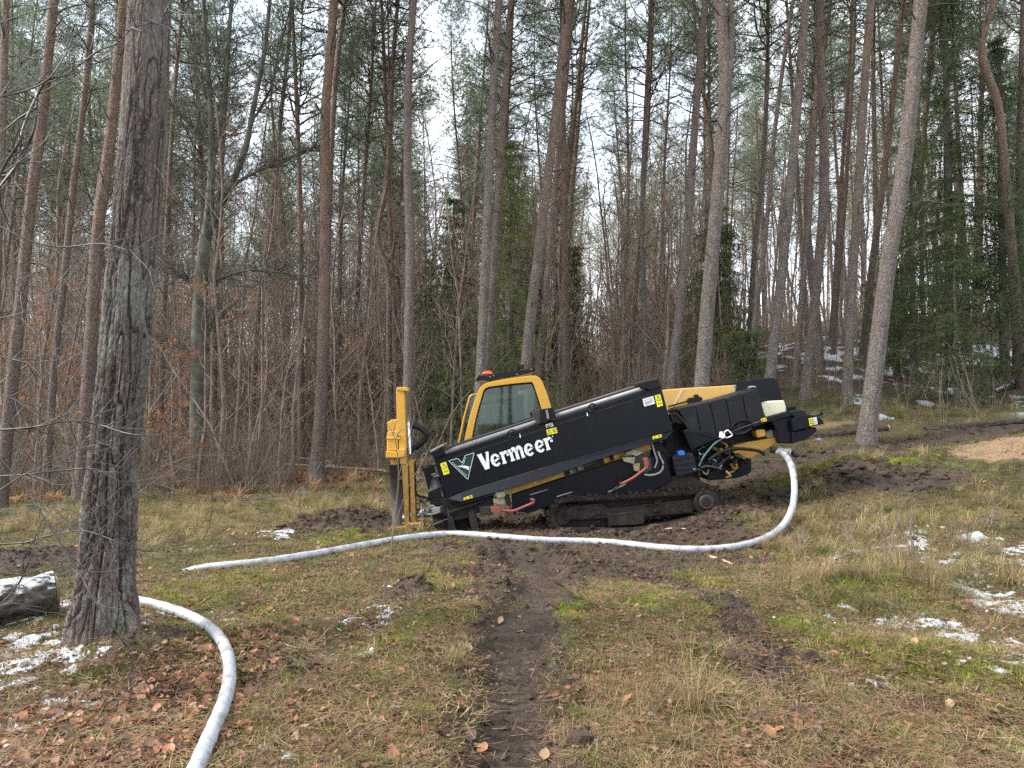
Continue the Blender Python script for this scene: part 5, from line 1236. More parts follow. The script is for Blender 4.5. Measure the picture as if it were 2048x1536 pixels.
slab('tank_lid', Z4((1225,298),(1250,284),(1295,286),(1312,318),(1250,325)), 10.3, 10.5, 'rubber', bev=.008)
slab('rear_beam', Z4((1140,560),(1240,505),(1530,425),(1552,450),(1545,470),(1300,540),(1160,585)), 10.05, 10.15, 'black_paint', bev=.004)
slab('rear_frame', Z4((1340,520),(1560,470),(1580,630),(1560,755),(1420,750),(1390,600)), 10.1, 10.8, 'black_paint', bev=.01)
slab('control_box', Z4((1552,520),(1600,470),(1700,452),(1800,466),(1822,562),(1572,632)), 10.0, 10.5, 'black_paint', bev=.012, seg=2)
slab('rear_bumper', Z4((1560,632),(1808,585),(1814,625),(1735,690),(1562,757)), 10.05, 10.7, 'black_paint', bev=.01)
slab('rear_tip', Z4((1800,466),(1840,478),(1884,530),(1886,552),(1822,562)), 10.02, 10.4, 'black_paint', bev=.008)
tube('knob', [(*p, 10.2) for p in Z4((1800,470),(1850,450),(1862,436))], [.012, .03], 'rubber', k=8)
slab('box_lid', Z4((1535,420),(1640,405),(1690,415),(1705,455),(1600,475),(1560,470)), 10.05, 10.4, 'rubber', bev=.01)
for k in range(5): slab('cooling_fin', Z4((1502 + 20 * k, 385 - 4 * k), (1512 + 20 * k, 380 - 4 * k), (1520 + 20 * k, 420 - 4 * k), (1508 + 20 * k, 425 - 4 * k)), 10.1, 10.4, 'rubber', bev=.002)
sticker(Z4((1728,496),(1764,488),(1776,562),(1740,572)), 9.992, parent=None)
sticker(Z4((1770,489),(1808,482),(1820,552),(1784,562)), 9.992, 'white', parent=None)
sticker(Z4((1236,502),(1290,486),(1300,520),(1246,534)), 10.04, parent=None)
slab('drive_beam', Z4((950,775),(1100,740),(1390,690),(1412,742),(1140,905),(1070,905),(1000,850)), 10.2, 10.4, 'dirty_yellow', bev=.008)
slab('beam_motor', Z4((1178,622),(1240,605),(1282,612),(1290,680),(1205,694)), 10.15, 10.35, 'yellow_paint', bev=.012)
slab('beam_cover', Z4((1280,640),(1350,610),(1400,640),(1395,690),(1300,700)), 10.25, 10.5, 'yellow_steel_block', bev=.01)
tube('swivel', [(*p, 10.1) for p in Z4((1335,812),(1400,828),(1440,832))], .045, 'steel_dark', smooth=0, k=12)
tube('swivel_ring', [(*p, 10.0) for p in Z4((1415,822),(1430,834))], .06, 'steel_grey', smooth=0, k=12)
tube('coupling', [(*p, 10.0) for p in Z4((1425,828),(1520,845))], .045, 'steel_grey', smooth=0, k=14)
tube('coupling_ring', [(*p, 10.0) for p in Z4((1505,838),(1525,846))], .058, 'steel_grey', smooth=0, k=14)
tube('coupling_cap', [(*p, 10.0) for p in Z4((1560,855),(1600,862),(1632,866))], [.04, .052, .03], 'steel_dark', smooth=0, k=12)
oil = slab('oil_tank', densify(Z4((330,890),(400,855)), 1) + Z4((535,852),(556,880),(590,1045),(400,1095),(372,1080),(350,1000)), 10.0, 10.35, 'tank_black', bev=.022, seg=3)
for pa in (((352,925),(542,880)), ((362,975),(555,940)), ((372,1025),(572,1000))): tube('tank_rib', [(*p, 9.995) for p in Z4(*pa)], .008, 'tank_black', oil, smooth=0, k=6)
slab('tank_cap', densify(Z4((388,858),(400,832),(440,825),(462,845),(455,875),(400,878)), 2), 9.98, 10.1, 'blue_cap', oil, bev=.008)
disc('tank_bolt', *Z4((556,1012))[0], 9.99, 10.01, 3, 'steel_grey', oil, 10, .002)
slab('upright_frame', Z4((110,740),(215,735),(330,880),(350,1070),(250,1060),(180,900)), 10.2, 10.6, 'dirty_black', bev=.01)
slab('belly_plate', Z4((660,1060),(900,960),(1140,900),(1142,1045),(1080,1080),(980,1110),(700,1132)), 10.4, 11.6, 'black_paint', bev=.01)
slab('engine_block', Z4((560,760),(800,690),(1000,740),(1050,880),(1000,1000),(640,1080),(560,900)), 10.45, 11.3, 'dirty_black', bev=.02)
for k in range(5):
    rr = 21 - 1.4 * k; cx_, cy_ = Z4((1040 + 4 * k, 585 - 3 * k))[0]
    T = Tubes(); T.add([np.array(q(cx_ + rr * math.cos(i * .2618) * (1 + .04 * math.sin(k)), cy_ + rr * .64 * math.sin(i * .2618) - rr * .18 * math.cos(i * .2618), 9.98 + .012 * k + .01 * math.sin(i * .8 + k))) for i in range(25)], .009, 6)
    put('coiled_cable', T.mesh('coiled_cable', ['rubber']), rig)
tube('shackle', [(*p, 9.95) for p in Z4((860,640),(890,618),(905,620),(945,660),(935,676),(880,695),(862,660),(866,640))], .009, 'decal_white', smooth=2, k=6)
slab('shackle_tag', Z4((820,635),(845,630),(870,690),(850,705),(815,690)), 9.95, 9.98, 'decal_white', bev=.003)
tube('pull_rod', [(*p, 9.98) for p in Z4((905,645),(1050,590),(1245,520))], .008, 'steel_dark', smooth=0, k=6)
for P_, r_, m_ in [(((830,715),(770,750),(690,840),(640,910),(605,985)), .014, 'teal_hose'), (((700,930),(780,870),(870,825),(980,806),(1100,812),(1220,830),(1280,870)), .022, 'rubber'),
                 (((120,745),(150,850),(175,930),(150,1000)), .013, 'grey_hose'), (((185,830),(205,890),(238,960),(220,1030),(170,1065),(90,1078),(40,1070)), .015, 'grey_hose'), (((600,640),(700,670),(800,695)), .008, 'rubber'),
                 (((600,880),(640,960),(720,990),(820,960),(900,900),(930,850)), .012, 'rubber'), (((620,1000),(700,985),(830,1010)), .016, 'steel_dark'), (((940,700),(950,760),(930,800),(900,770)), .006, 'rubber')]:
    tube('hydraulic_hose', [(*p, 10.02) for p in Z4(*P_)], r_, m_, k=8)
for k in range(46):
    a = Z4((gk.uniform(580, 1080), gk.uniform(770, 1040)))[0]; L = gk.uniform(6, 20); th = gk.uniform(0, 6.28); b = (a[0] + L * math.cos(th), a[1] + L * math.sin(th) * .7)
    c = ((a[0] + b[0]) / 2 + gk.normal() * 5, (a[1] + b[1]) / 2 + gk.normal() * 4); D_ = gk.uniform(10.08, 10.4)
    tube('hydraulic_hose', [(*a, D_), (*c, D_ - .04), (*b, D_ + .06)], gk.uniform(.008, .018), ['rubber', 'steel_dark', 'steel_grey', 'rubber', 'dirty_yellow'][k % 5], k=6)
for k in range(16):
    a = Z4((gk.uniform(590, 1080), gk.uniform(780, 1030)))[0]; s_ = gk.uniform(1.5, 4)
    slab('fitting', [(a[0] - s_, a[1] - s_ * .6), (a[0] + s_, a[1] - s_), (a[0] + s_, a[1] + s_ * .7), (a[0] - s_, a[1] + s_)], 10.05 + gk.uniform(0, .2), 10.35, ['steel_dark', 'dirty_yellow', 'steel_grey', 'dirty_black'][k % 4], bev=.004)

slab('inner_frame', [(1335,845),(1372,850),(1400,880),(1400,965),(1345,965),(1330,900)], 10.42, 10.7, 'dirty_black', bev=.01)
slab('inner_frame', Z4((560,700),(1250,500),(1400,560),(1420,740),(1000,790),(600,880)), 10.42, 10.7, 'dirty_black', bev=.01)
# tracks
def make_track(Dn, Df):
    path = densify(ZT((160,520),(250,478),(500,462),(900,440),(1300,415),(1600,392),(1750,392),(1830,440),(1868,520),(1850,610),(1780,680),(1600,720),(1300,790),(1000,836),(700,846),(350,842),(200,838),(120,780),(86,680),(100,590)), 6)[:-1]
    path = path + [path[0]]
    P = np.array([q(a, b, 10.12) for a, b in path]); P = P[:, [0, 2]]
    d = np.concatenate([[0], np.cumsum(np.linalg.norm(np.diff(P, axis=0), axis=1))]); Lt = d[-1]
    n = 58; tr = None; cen = P.mean(0)
    tk = bpy.data.objects.new('track', None); COL.objects.link(tk); tk.parent = rig
    # belt
    m = 150; t_ = np.arange(m) / m * Lt; X_ = np.interp(t_, d, P[:, 0]); Z_ = np.interp(t_, d, P[:, 1])
    dx = np.roll(X_, -1) - np.roll(X_, 1); dz = np.roll(Z_, -1) - np.roll(Z_, 1); L_ = np.hypot(dx, dz); nx, nz = -dz / L_, dx / L_
    if ((X_ + nx * .1 - cen[0]) ** 2 + (Z_ + nz * .1 - cen[1]) ** 2).mean() < ((X_ - cen[0]) ** 2 + (Z_ - cen[1]) ** 2).mean(): nx, nz = -nx, -nz
    V = np.concatenate([np.stack([X_ - nx * th, np.full(m, Dq - RO.y), Z_ - nz * th], -1) for Dq, th in ((Dn, .0), (Dn, .075), (Df, .075), (Df, .0))]); i = np.arange(m); j = (i + 1) % m
    F = np.concatenate([np.stack([a * m + i, a * m + j, b * m + j, b * m + i], -1) for a, b in ((0, 1), (1, 2), (2, 3), (3, 0))])
    put('track_belt', mesh_np('track_belt', V, F, ['muddy_track']), tk)
    # grouser pads
    pm = []
    for v in range(3):
        bm = bmesh.new(); bmesh.ops.create_cube(bm, size=1); bmesh.ops.scale(bm, vec=(.062 + .008 * v, Df - Dn + .02, .05), verts=bm.verts)
        bmesh.ops.subdivide_edges(bm, edges=bm.edges[:], cuts=2, use_grid_fill=True)
        for w_ in bm.verts: w_.co += Vector((gk.normal(), gk.normal(), gk.normal())) * .007
        me = bpy.data.meshes.new('track_pad'); bm.to_mesh(me); bm.free(); me.materials.append(M['muddy_track']); pm.append(me)
    for k in range(n):
        t0 = k / n * Lt; x_ = np.interp(t0, d, P[:, 0]); z_ = np.interp(t0, d, P[:, 1]); i0 = int(t0 / Lt * m) % m
        put('track_pad', pm[k % 3], tk, loc=(x_ + nx[i0] * .008, (Dn + Df) / 2 - RO.y, z_ + nz[i0] * .008), rot=(0, -math.atan2(dz[i0], dx[i0]), 0))
    return tk
tk = make_track(10.02, 10.40)
make_track(11.35, 11.73)
slab('track_frame', ZT((240,640),(330,575),(620,545),(700,600),(1050,560),(1560,500),(1600,600),(1560,640),(1080,690),(1070,760),(700,790),(690,700),(250,725)), 10.06, 10.36, 'muddy_track', tk, bev=.015, seg=2)
slab('track_guard', ZT((230,560),(560,520),(1560,440),(1600,470),(1600,640),(1500,660),(700,780),(240,780),(180,700)), 10.16, 10.3, 'dirty_black', tk, bev=.01)
slab('roller_plate', ZT((690,660),(1060,615),(1072,752),(1000,770),(720,782)), 10.03, 10.2, 'muddy_track', tk, bev=.012)
disc('drive_wheel', *ZT((1712,540))[0], 10.0, 10.36, 26, 'muddy_track', tk, 22, .01)
disc('wheel_hub', *ZT((1710,535))[0], 9.965, 10.1, 15, 'steel_dark', tk, 18, .01)
disc('hub_cover', *ZT((1706,532))[0], 9.95, 9.97, 9, 'muddy_track', tk, 14, .004)
disc('idler_wheel', *ZT((215,665))[0], 10.08, 10.3, 22, 'muddy_track', tk, 20, .01)
slab('undercarriage', ZT((300,430),(900,400),(1300,300),(1700,380),(1720,520),(600,620),(300,560)), 10.40, 11.35, 'dirty_black', bev=.01)
slab('muddy_cross_beam', ZT((1000,330),(1500,250),(1700,340),(1740,400),(1300,425),(1000,440)), 10.1, 10.5, 'muddy_track', bev=.02, seg=2)
bm = bmesh.new()
for k in range(230):
    t0 = gk.random(); px_, py_ = (ZT((gk.uniform(120, 1850), 0))[0][0], 0)
    if t0 < .45: py_ = 1004 - (px_ - 1110) * .085 + gk.normal() * 3.5; D_ = gk.uniform(10.0, 10.3); s_ = abs(gk.normal()) * .014 + .012
    elif t0 < .75: py_ = 1063 - max(0, px_ - 1230) * .12 + gk.normal() * 4; D_ = gk.uniform(9.99, 10.1); s_ = abs(gk.normal()) * .018 + .015
    else: py_ = gk.uniform(1008, 1050) - (px_ - 1110) * .05; D_ = 10.05; s_ = abs(gk.normal()) * .012 + .008
    r_ = bmesh.ops.create_icosphere(bm, subdivisions=1, radius=s_); c_ = q(px_, py_, D_)
    for v in r_['verts']: v.co = Vector((v.co.x * gk.uniform(.7, 1.6), v.co.y, v.co.z * gk.uniform(.5, 1.1))) + c_
me = bpy.data.meshes.new('mud_cake'); bm.to_mesh(me); bm.free(); me.materials.append(M['muddy_track']); put('mud_cake', me, tk, kind='stuff')
tube('tie_rod', [(*ZT((170,478))[0], 10.0), (*ZT((330,430))[0], 10.02)], .01, 'steel_grey', smooth=0, k=6)
tube('tie_rod', [(*ZT((700,430))[0], 10.0), (*ZT((880,350))[0], 10.0)], .012, 'steel_grey', smooth=0, k=6)
tube('tie_rod', [(*ZT((740,410))[0], 9.98), (*ZT((800,370))[0], 9.98)], .012, 'steel_dark', smooth=0, k=6)

# ------------------------------------------------------------------ hoses
t = MT('hose_fabric', .55); n = t.noise(9, 5, None, .65); n2 = t.noise(70, 3)
c = t.mix(t.ramp(n, [(.48, 0.), (.66, .85)]), (.37, .385, .41), (.17, .155, .14)); c = t.mix(t.ramp(n2, [(.64, 0.), (.72, .6)]), c, (.14, .115, .10))
t.bump(n2, .15, .004); M['hose_fabric'] = t.done(c)
def on_ground(px, py, dz):
    p = gp(px, py); 
    return np.array([p.x, p.y, H1(p.x, p.y) + dz])
def hose(name, label, P, r, flat_=1.0):
    P = [np.array(p_) for p_ in P]
    for _ in range(3): P = [P[0]] + [(a * [.2, .2, .25] + b * [.6, .6, .5] + c * [.2, .2, .25]) for a, b, c in zip(P[:-2], P[1:-1], P[2:])] + [P[-1]]
    Q = catmull(P, 10); org = Vector(Q[0]); T = Tubes(); g = np.random.default_rng(4)
    rr = r * (1 + .035 * np.sin(np.arange(len(Q)) * .9) + g.normal(size=len(Q)) * .012)
    T.add([np.array(a) - np.array(org) for a in Q], rr, 16, True); o = put(name, T.mesh(name, ['hose_fabric']), loc=org, label=label, category='hose'); return o
R_ = .04
hp = [np.array(at(1555, 902, 9.98)), np.array(at(1572, 903, 9.97)), np.array(at(1583, 914, 9.95)), np.array(at(1589, 945, 9.9)), np.array(at(1593, 985, 9.75)), np.array(at(1590, 1022, 9.45)), np.array(at(1576, 1054, 9.15))]
hp += [on_ground(px, py + 2, .03) for px, py in [(1552,1080),(1515,1095),(1470,1102),(1415,1106),(1360,1105),(1300,1099),(1250,1090),(1205,1085),(1150,1087),(1100,1087),(1050,1083),(1000,1077),(950,1073),(905,1070),(860,1072),(800,1082),(740,1093),(680,1104),(620,1115),(560,1126),(510,1133),(450,1136),(400,1137),(372,1138),(340,1139)]]
hp[-1][2] -= .12; hp[-2][2] -= .04
hose('water_hose', 'long white fabric hose hanging from the rear coupling and lying in front of the rig', hp, .041)
hp = [on_ground(px, py, dz) for px, py, dz in [(190,1200,.03),(235,1200,.035),(285,1211,.035),(330,1224,.035),(378,1240,.035),(420,1258,.035),(447,1285,.035),(461,1320,.035),(465,1360,.035),(459,1400,.035),(444,1440,.035),(424,1480,.035),(404,1520,.035),(385,1570,.035),(360,1640,.035)]]
hose('water_hose', 'thick white fabric hose curving out from behind the old trunk in the foreground', hp, .0375)

# ------------------------------------------------------------------ logs
t = MT('log_bark', .95); n = t.noise(7, 6, t.map((.35, 1, 1)), .65); n2 = t.noise(40, 4, t.map((.3, 1, 1)))
c = t.ramp(n, [(.3, (.02, .017, .014)), (.5, (.075, .062, .05)), (.7, (.15, .13, .105))]); nz_ = t.sep(t.n.new('ShaderNodeNewGeometry').outputs['Normal'])[2]
s_ = t.math('MULTIPLY', t.ramp(nz_, [(.35, 0.), (.75, 1.)]), t.ramp(t.math('ADD', t.math('MULTIPLY', n, .7), t.math('MULTIPLY', n2, .5)), [(.50, 0.), (.66, .9)]))
t.bump(t.math('ADD', n, n2), 1., .03); M['snowy_log_bark'] = t.done(t.mix(s_, c, (.74, .78, .82)))
simple('dark_log_bark', (.07, .05, .045), (.022, .016, .015), .95, 14, .8)
def log(name, label, a, b, r, mat, sink=.25, bend=.0):
    A_ = np.array(a, float); B_ = np.array(b, float); n = 70; g = np.random.default_rng(int(r * 1000) + n); k = 56; P = [A_ + (B_ - A_) * i / (n - 1) + np.array([0, 0, bend * math.sin(i / (n - 1) * 3.14)]) for i in range(n)]
    org = Vector(A_); T = Tubes(); T.add([p - A_ for p in P], r, k, True); V = np.concatenate(T.v); nb = n * k
    ii, jj = np.divmod(np.arange(nb), k); th = jj * 2 * math.pi / k; f = 1 + (fbm(np.cos(th) * 3 + 9, ii * .12 + np.sin(th) * 3, 5, 4) - .5) * .22 - .16 * np.exp(-(np.abs(vn(th * 2.9 * (1 + 0 * ii), ii * .055 + 3, 8) - .5) / .07) ** 1.5) * (th < 6.2) + (vn(th * 9, ii * .5, 9) - .5) * .05
    c = np.repeat(np.array([p - A_ for p in P]), k, 0); V[:nb] = c + (V[:nb] - c) * f[:, None]
    me = mesh_np(name, V, [np.concatenate(T.f4), np.concatenate(T.f3)], [mat], smooth=True); root = thing(name, label, 'log', org); put('bark', me, root)
    d = Vector(B_ - A_).normalized(); e = Tubes(); e.add([np.array(B_ - A_) + np.array(d) * .004, np.array(B_ - A_) + np.array(d) * .02], r * .86, k, True); put('cut_end', e.mesh('cut_end', ['twig_pale' if 'snow' in label else 'cut_wood']), root)
    return root
p1 = gp(-90, 1262); p2 = gp(88, 1238)
log('log', 'thick cut log with snow on its bark at the left edge beside the old trunk', (p1.x, p1.y, p1.z + .14), (p2.x, p2.y + .12, p2.z + .15), .155, 'snowy_log_bark')
def on(px, py, dz=0): p = gp(px, py); return (p.x, p.y, p.z + dz)
log('log', 'long dark fallen trunk at the right edge of the clearing above the sand heap', on(1850, 862, .0), on(2150, 840, .02), .055, 'dark_log_bark')
log('log', 'half buried dark log behind the rear bumper of the rig', on(1600, 884, .03), on(1775, 862, .03), .06, 'dark_log_bark')
log('log', 'pale thin log lying in the wood left of the anchor mast', on(570, 938, .1), on(770, 952, .1), .03, 'twig_pale')
log('log', 'pale broken stick log low in the wood far left of the anchor mast', on(600, 925, .1), on(660, 950, .3), .025, 'twig_pale')
log('log', 'snow dusted fallen stem at the upper right edge', on(1990, 790, .05), on(2100, 765, .35), .05, 'snowy_log_bark')

# ------------------------------------------------------------------ loose things on the ground
def gone(me_name, n, mat, s, flatz=1.): pass
bm = bmesh.new(); bmesh.ops.create_icosphere(bm, subdivisions=2, radius=1)
for v in bm.verts: v.co = v.co * (1 + RND.uniform(-.28, .28)); v.co.z *= .7
clod_a = bpy.data.meshes.new('clod'); bm.to_mesh(clod_a); bm.free(); clod_a.materials.append(M['clod'])
bm = bmesh.new(); bmesh.ops.create_icosphere(bm, subdivisions=1, radius=1)
for v in bm.verts: v.co = v.co * (1 + RND.uniform(-.4, .4)); v.co.z *= .6
clod_b = bpy.data.meshes.new('clod'); bm.to_mesh(clod_b); bm.free(); clod_b.materials.append(M['clod_dark'])
bm = bmesh.new(); bmesh.ops.create_icosphere(bm, subdivisions=2, radius=1)
for v in bm.verts: v.co = v.co * (1 + RND.uniform(-.45, .35)); v.co.z *= .32
snow_a = bpy.data.meshes.new('snow_lump'); bm.to_mesh(snow_a); bm.free(); snow_a.materials.append(M['snow'])

def leaf_me(k):
    g = np.random.default_rng(k); n = 7; L = 1.; t_ = np.linspace(0, 1, n); w = .36 * np.sin(t_ ** .8 * math.pi) ** .8 + .01; curl = g.uniform(-.5, .9); cup = g.uniform(-.1, .35)
    V = []
    for i in range(n):
        x = (t_[i] - .5) * L; z = curl * (t_[i] - .5) ** 2 - .02
        V += [(x, -w[i], z + cup * w[i] + g.normal() * .02), (x + .03, 0, z - .02), (x, w[i], z + cup * w[i] * g.uniform(.5, 1.6) + g.normal() * .02)]
    F = []
    for i in range(n - 1):
        a = 3 * i; F += [(a, a + 1, a + 4, a + 3), (a + 1, a + 2, a + 5, a + 4)]
    return mesh_np('fallen_leaf', np.array(V), np.array(F), ['fallen_leaf_' + 'abcde'[(k * 3 + k // 5) % 5]], smooth=True)
LEAF = [leaf_me(k) for k in range(15)]
gs = np.random.default_rng(91)
def view_pts(n, r0, r1, half=.72, p=1.0):
    """random ground points, dense near and thinning outward as the view sees them"""
    u = gs.random(n); r = r0 * (r1 / r0) ** (u ** p); a = gs.uniform(-half, half, n); return r * np.sin(a), r * np.cos(a)
# fallen leaves
x, y = view_pts(17000, 2.7, 17, .74)
xe, ye = view_pts(26000, 2.7, 7.5, .74); ke = gs.random(len(xe)) < _mask(xe, ye, _blobs([(130,1490,330,130,1.),(430,1350,150,110,.9),(60,1320,150,60,.7),(700,1520,120,40,.35),(620,1350,120,60,.3)])) * .6 ; x = np.concatenate([x, xe[ke]]); y = np.concatenate([y, ye[ke]])
mu, sn, mo, dr, li, sa = masks(x, y)
cl = fbm(x * 2.3, y * 2.3, 301, 3)
keep = gs.random(len(x)) < np.clip(.06 + .95 * li + .25 * (cl > .55) * .6, 0, 1) * (1 - .8 * mu) * np.where(x / y > .5, .7, 1) * .62
x, y = x[keep], y[keep]; o = np.argsort(np.hypot(x, y)); x, y = x[o], y[o]; z = H(x, y) + .016; n = len(x)
sc = gs.uniform(.036, .078, n); Re = np.stack([gs.normal(size=n) * .42, gs.normal(size=n) * .42, gs.uniform(0, 6.28, n)], -1)
for k in range(300):
    put('fallen_leaf', LEAF[k % 15], ground, loc=(x[k], y[k], z[k]), rot=tuple(Re[k]), scale=float(sc[k]))
scatter('leaf_litter', np.column_stack([x, y, z])[300:], Re[300:], sc[300:], gs.integers(0, 15, n - 300), LEAF, label='brown and copper beech leaves scattered over the grass and mud', category='fallen leaves')
# small bits of litter
bits = []
for k in range(4):
    g = np.random.default_rng(k + 40); m = 16; c = g.normal(size=(m, 3)) * [.05, .05, .008] + [0, 0, .008]; a = unit(g.normal(size=(m, 3)) * [1, 1, .3]); b = unit(np.cross(a, [0, 0, 1]) + g.normal(size=(m, 3)) * .4); s_ = g.uniform(.003, .017, m)[:, None]
    bits.append(mesh_np('litter', np.stack([c - a * s_, c - b * s_ * .6, c + a * s_, c + b * s_ * .6], 1).reshape(-1, 3), np.arange(4 * m).reshape(-1, 4), [['fallen_leaf_a', 'fallen_leaf_c', 'fallen_leaf_e', 'litter_bits'][k]]))
needles = []
for k in range(2):
    g = np.random.default_rng(k + 60); m = 40; c = g.normal(size=(m, 3)) * [.07, .07, .004] + [0, 0, .012]; d = unit(g.normal(size=(m, 3)) * [1, 1, .12]); V, F = tris_blades(c, d, g.uniform(.04, .11, m), .003, np.tile([0, 0, 1.], (m, 1)))
    needles.append(mesh_np('litter', V, F, ['grass_dry'] if k else ['litter_bits']))
x, y = view_pts(26000, 2.6, 15, .74); keep = gs.random(len(x)) < (1 - .85 * masks(x, y)[0]) * (.25 + .75 * sstep(.14, .30, seg_d(x, y, RUT1)[0])); x, y = x[keep], y[keep]; z = H(x, y); n = len(x)
scatter('litter_crumbs', np.column_stack([x, y, z]), np.stack([gs.normal(size=n) * .1, gs.normal(size=n) * .1, gs.uniform(0, 6.28, n)], -1), gs.uniform(.7, 1.5, n), gs.integers(0, 6, n), bits + needles, label='crumbs of bark, needles and broken leaves over the ground', category='litter')
# clods of mud
x, y = view_pts(30000, 2.8, 17, .74)
mu = masks(x, y)[0]; keep = gs.random(len(x)) < mu * .85 * np.where(seg_d(x, y, RUT1)[0] < .25, .12, 1); x, y = x[keep], y[keep]
ex = [];
for hx, hy, r, h, ro in _heaps:
    if ro >= 1: m = int(150 * r / .5); ex.append(np.stack([hx + gs.normal(size=m) * r * .6, hy + gs.normal(size=m) * r * .6], -1))
m = 520; tx = gs.uniform(at(1085,1060,10).x, at(1500,1060,10).x, m); ex.append(np.stack([tx, 9.96 + np.abs(gs.normal(size=m)) * -.12 + .03], -1))
e = np.concatenate(ex); x = np.concatenate([x, e[:, 0]]); y = np.concatenate([y, e[:, 1]]); n = len(x); z = H(x, y)
s_ = gs.lognormal(-4.3, .6, n) * np.clip(y / 7, .9, 1.8); s_[-m:] = gs.lognormal(-3.3, .4, m); s_ = np.minimum(s_, .075)
scatter('mud_clods', np.column_stack([x, y, z]), gs.uniform(0, 6.28, (n, 3)) * [.15, .15, 1], s_, gs.integers(0, 2, n), [clod_a, clod_b], label='dark crumbly clods of churned up mud', category='mud')
# snow remnants
x, y = view_pts(60000, 2.8, 30, .78)
sn = masks(x, y)[1]; keep = gs.random(len(x)) < sn ** 1.5 * .5; x, y = x[keep], y[keep]; n = len(x); z = H(x, y) + .014
s_ = gs.lognormal(-4.6, .5, n) * np.clip(y / 8, .7, 2.2)
scatter('snow_remnants', np.column_stack([x, y, z]), np.stack([gs.normal(size=n) * .3, gs.normal(size=n) * .3, gs.uniform(0, 6.28, n)], -1), s_, np.zeros(n, int), [snow_a], label='thin broken crusts of snow between moss and leaves', category='snow')

# ------------------------------------------------------------------ grass
def tuft(seed, m, R, L, W, lean, bend, mat, k=3):
    """m blades, each k segments"""
    g = np.random.default_rng(seed); V = []; F = []; n = 0
    for b in range(m):
        a = g.uniform(0, 6.28); r = R * math.sqrt(g.random()); p = np.array([r * math.cos(a), r * math.sin(a), -.004]); a2 = a + g.normal() * .8 if g.random() < .7 else g.uniform(0, 6.28)
        h = np.array([math.cos(a2), math.sin(a2), 0]); e = math.pi / 2 - abs(g.normal()) * lean; l = L * g.uniform(.5, 1.15); w = W * g.uniform(.7, 1.3); sd = np.array([-h[1], h[0], 0]) * w / 2
        for s in range(k):
            V += [p - sd * (1 - s / k), p + sd * (1 - s / k)]; p = p + (h * math.cos(e) + np.array([0, 0, math.sin(e)])) * l / k; e -= bend * g.uniform(.5, 1.3)
        V.append(p)
        for s in range(k - 1): F += [(n + 2 * s, n + 2 * s + 1, n + 2 * s + 3), (n + 2 * s, n + 2 * s + 3, n + 2 * s + 2)]
        F.append((n + 2 * k - 2, n + 2 * k - 1, n + 2 * k)); n += 2 * k + 1
    return mesh_np('grass_tuft', np.array(V), np.array(F), [mat])
short = [tuft(1, 26, .05, .055, .0035, .7, .5, 'grass_green'), tuft(2, 26, .06, .07, .0035, .9, .6, 'grass_green'), tuft(3, 24, .06, .08, .003, 1.1, .5, 'grass_dry'), tuft(4, 18, .07, .11, .003, 1.3, .3, 'grass_dry')]
mossy = [tuft(11, 60, .05, .022, .004, .6, .3, 'moss_tuft', 1), tuft(12, 70, .06, .03, .004, .7, .3, 'moss_tuft', 1)]
tall = [tuft(21, 56, .07, .36, .0042, .42, .62, 'grass_dry', 5), tuft(22, 60, .09, .27, .004, .5, .7, 'grass_green', 5), tuft(23, 36, .06, .48, .0038, .4, .55, 'grass_dry', 5)]
KINDS_ = short + mossy + tall
Xs = []
x, y = view_pts(78000, 2.6, 19, .76)
mu, sn, mo, dr, li, sa = masks(x, y); cl = fbm(x * 3.1, y * 3.1, 411, 3)
pr = np.clip((.30 + .55 * dr + .25 * (cl - .4) * 3), 0.04, 1) * (1 - .86 * mu) * sstep(.08, .30, seg_d(x, y, RUT1)[0] + (cl - .5) * .3) * (1 - .8 * li * (1 - dr)) * (1 - sa) * (1 - .3 * sn)
keep = gs.random(len(x)) < pr; x, y, dr_, mo_ = x[keep], y[keep], dr[keep], mo[keep]; n = len(x)
id_ = np.where(gs.random(n) < .25 + .6 * dr_, gs.integers(2, 4, n), gs.integers(0, 2, n)); s_ = gs.uniform(.5, 1.15, n) * np.clip(.85 + y / 30, .85, 1.5)
Xs.append((x, y, id_, s_))
x, y = view_pts(60000, 2.6, 17, .76); mu, sn, mo, dr, li, sa = masks(x, y); keep = gs.random(len(x)) < (mo * .9 + .06) * (1 - mu) * (1 - .7 * sn) * (1 - sa); x, y = x[keep], y[keep]; n = len(x)
Xs.append((x, y, gs.integers(4, 6, n), gs.uniform(.6, 1.3, n) * np.clip(.8 + y / 20, .9, 1.5)))
B_tall = _blobs([(1740,1075,190,75,1.),(1880,1140,170,70,.9),(1990,1230,60,40,.5),(2000,990,120,30,.9),(1850,838,190,12,1.),(1700,800,90,20,.8),(1960,800,120,20,.8),(1700,1190,90,40,.7),(560,1015,340,40,.8),(400,1060,120,24,.6),(1560,955,110,16,.9),(1720,935,160,14,.8),(1760,835,260,30,.9),(250,1020,260,40,.7),(1960,860,120,14,.6),(1640,1000,40,14,.7),(850,1180,70,14,.3)])
x, y = view_pts(17000, 3.2, 26, .76); tl = _mask(x, y, B_tall); mu, sn, mo, dr, li, sa = masks(x, y); cl = fbm(x * 2.2, y * 2.2, 431, 3)
keep = gs.random(len(x)) < sstep(.25, .9, tl + (cl - .5) * 1.1) * (1 - .9 * mu) * (1 - sa) * .75; x, y = x[keep], y[keep]; n = len(x)
Xs.append((x, y, gs.integers(6, 9, n), gs.uniform(.45, 1.15, n)))
x, y, id_, s_ = (np.concatenate([a[k] for a in Xs]) for k in range(4)); n = len(x); z = H(x, y)
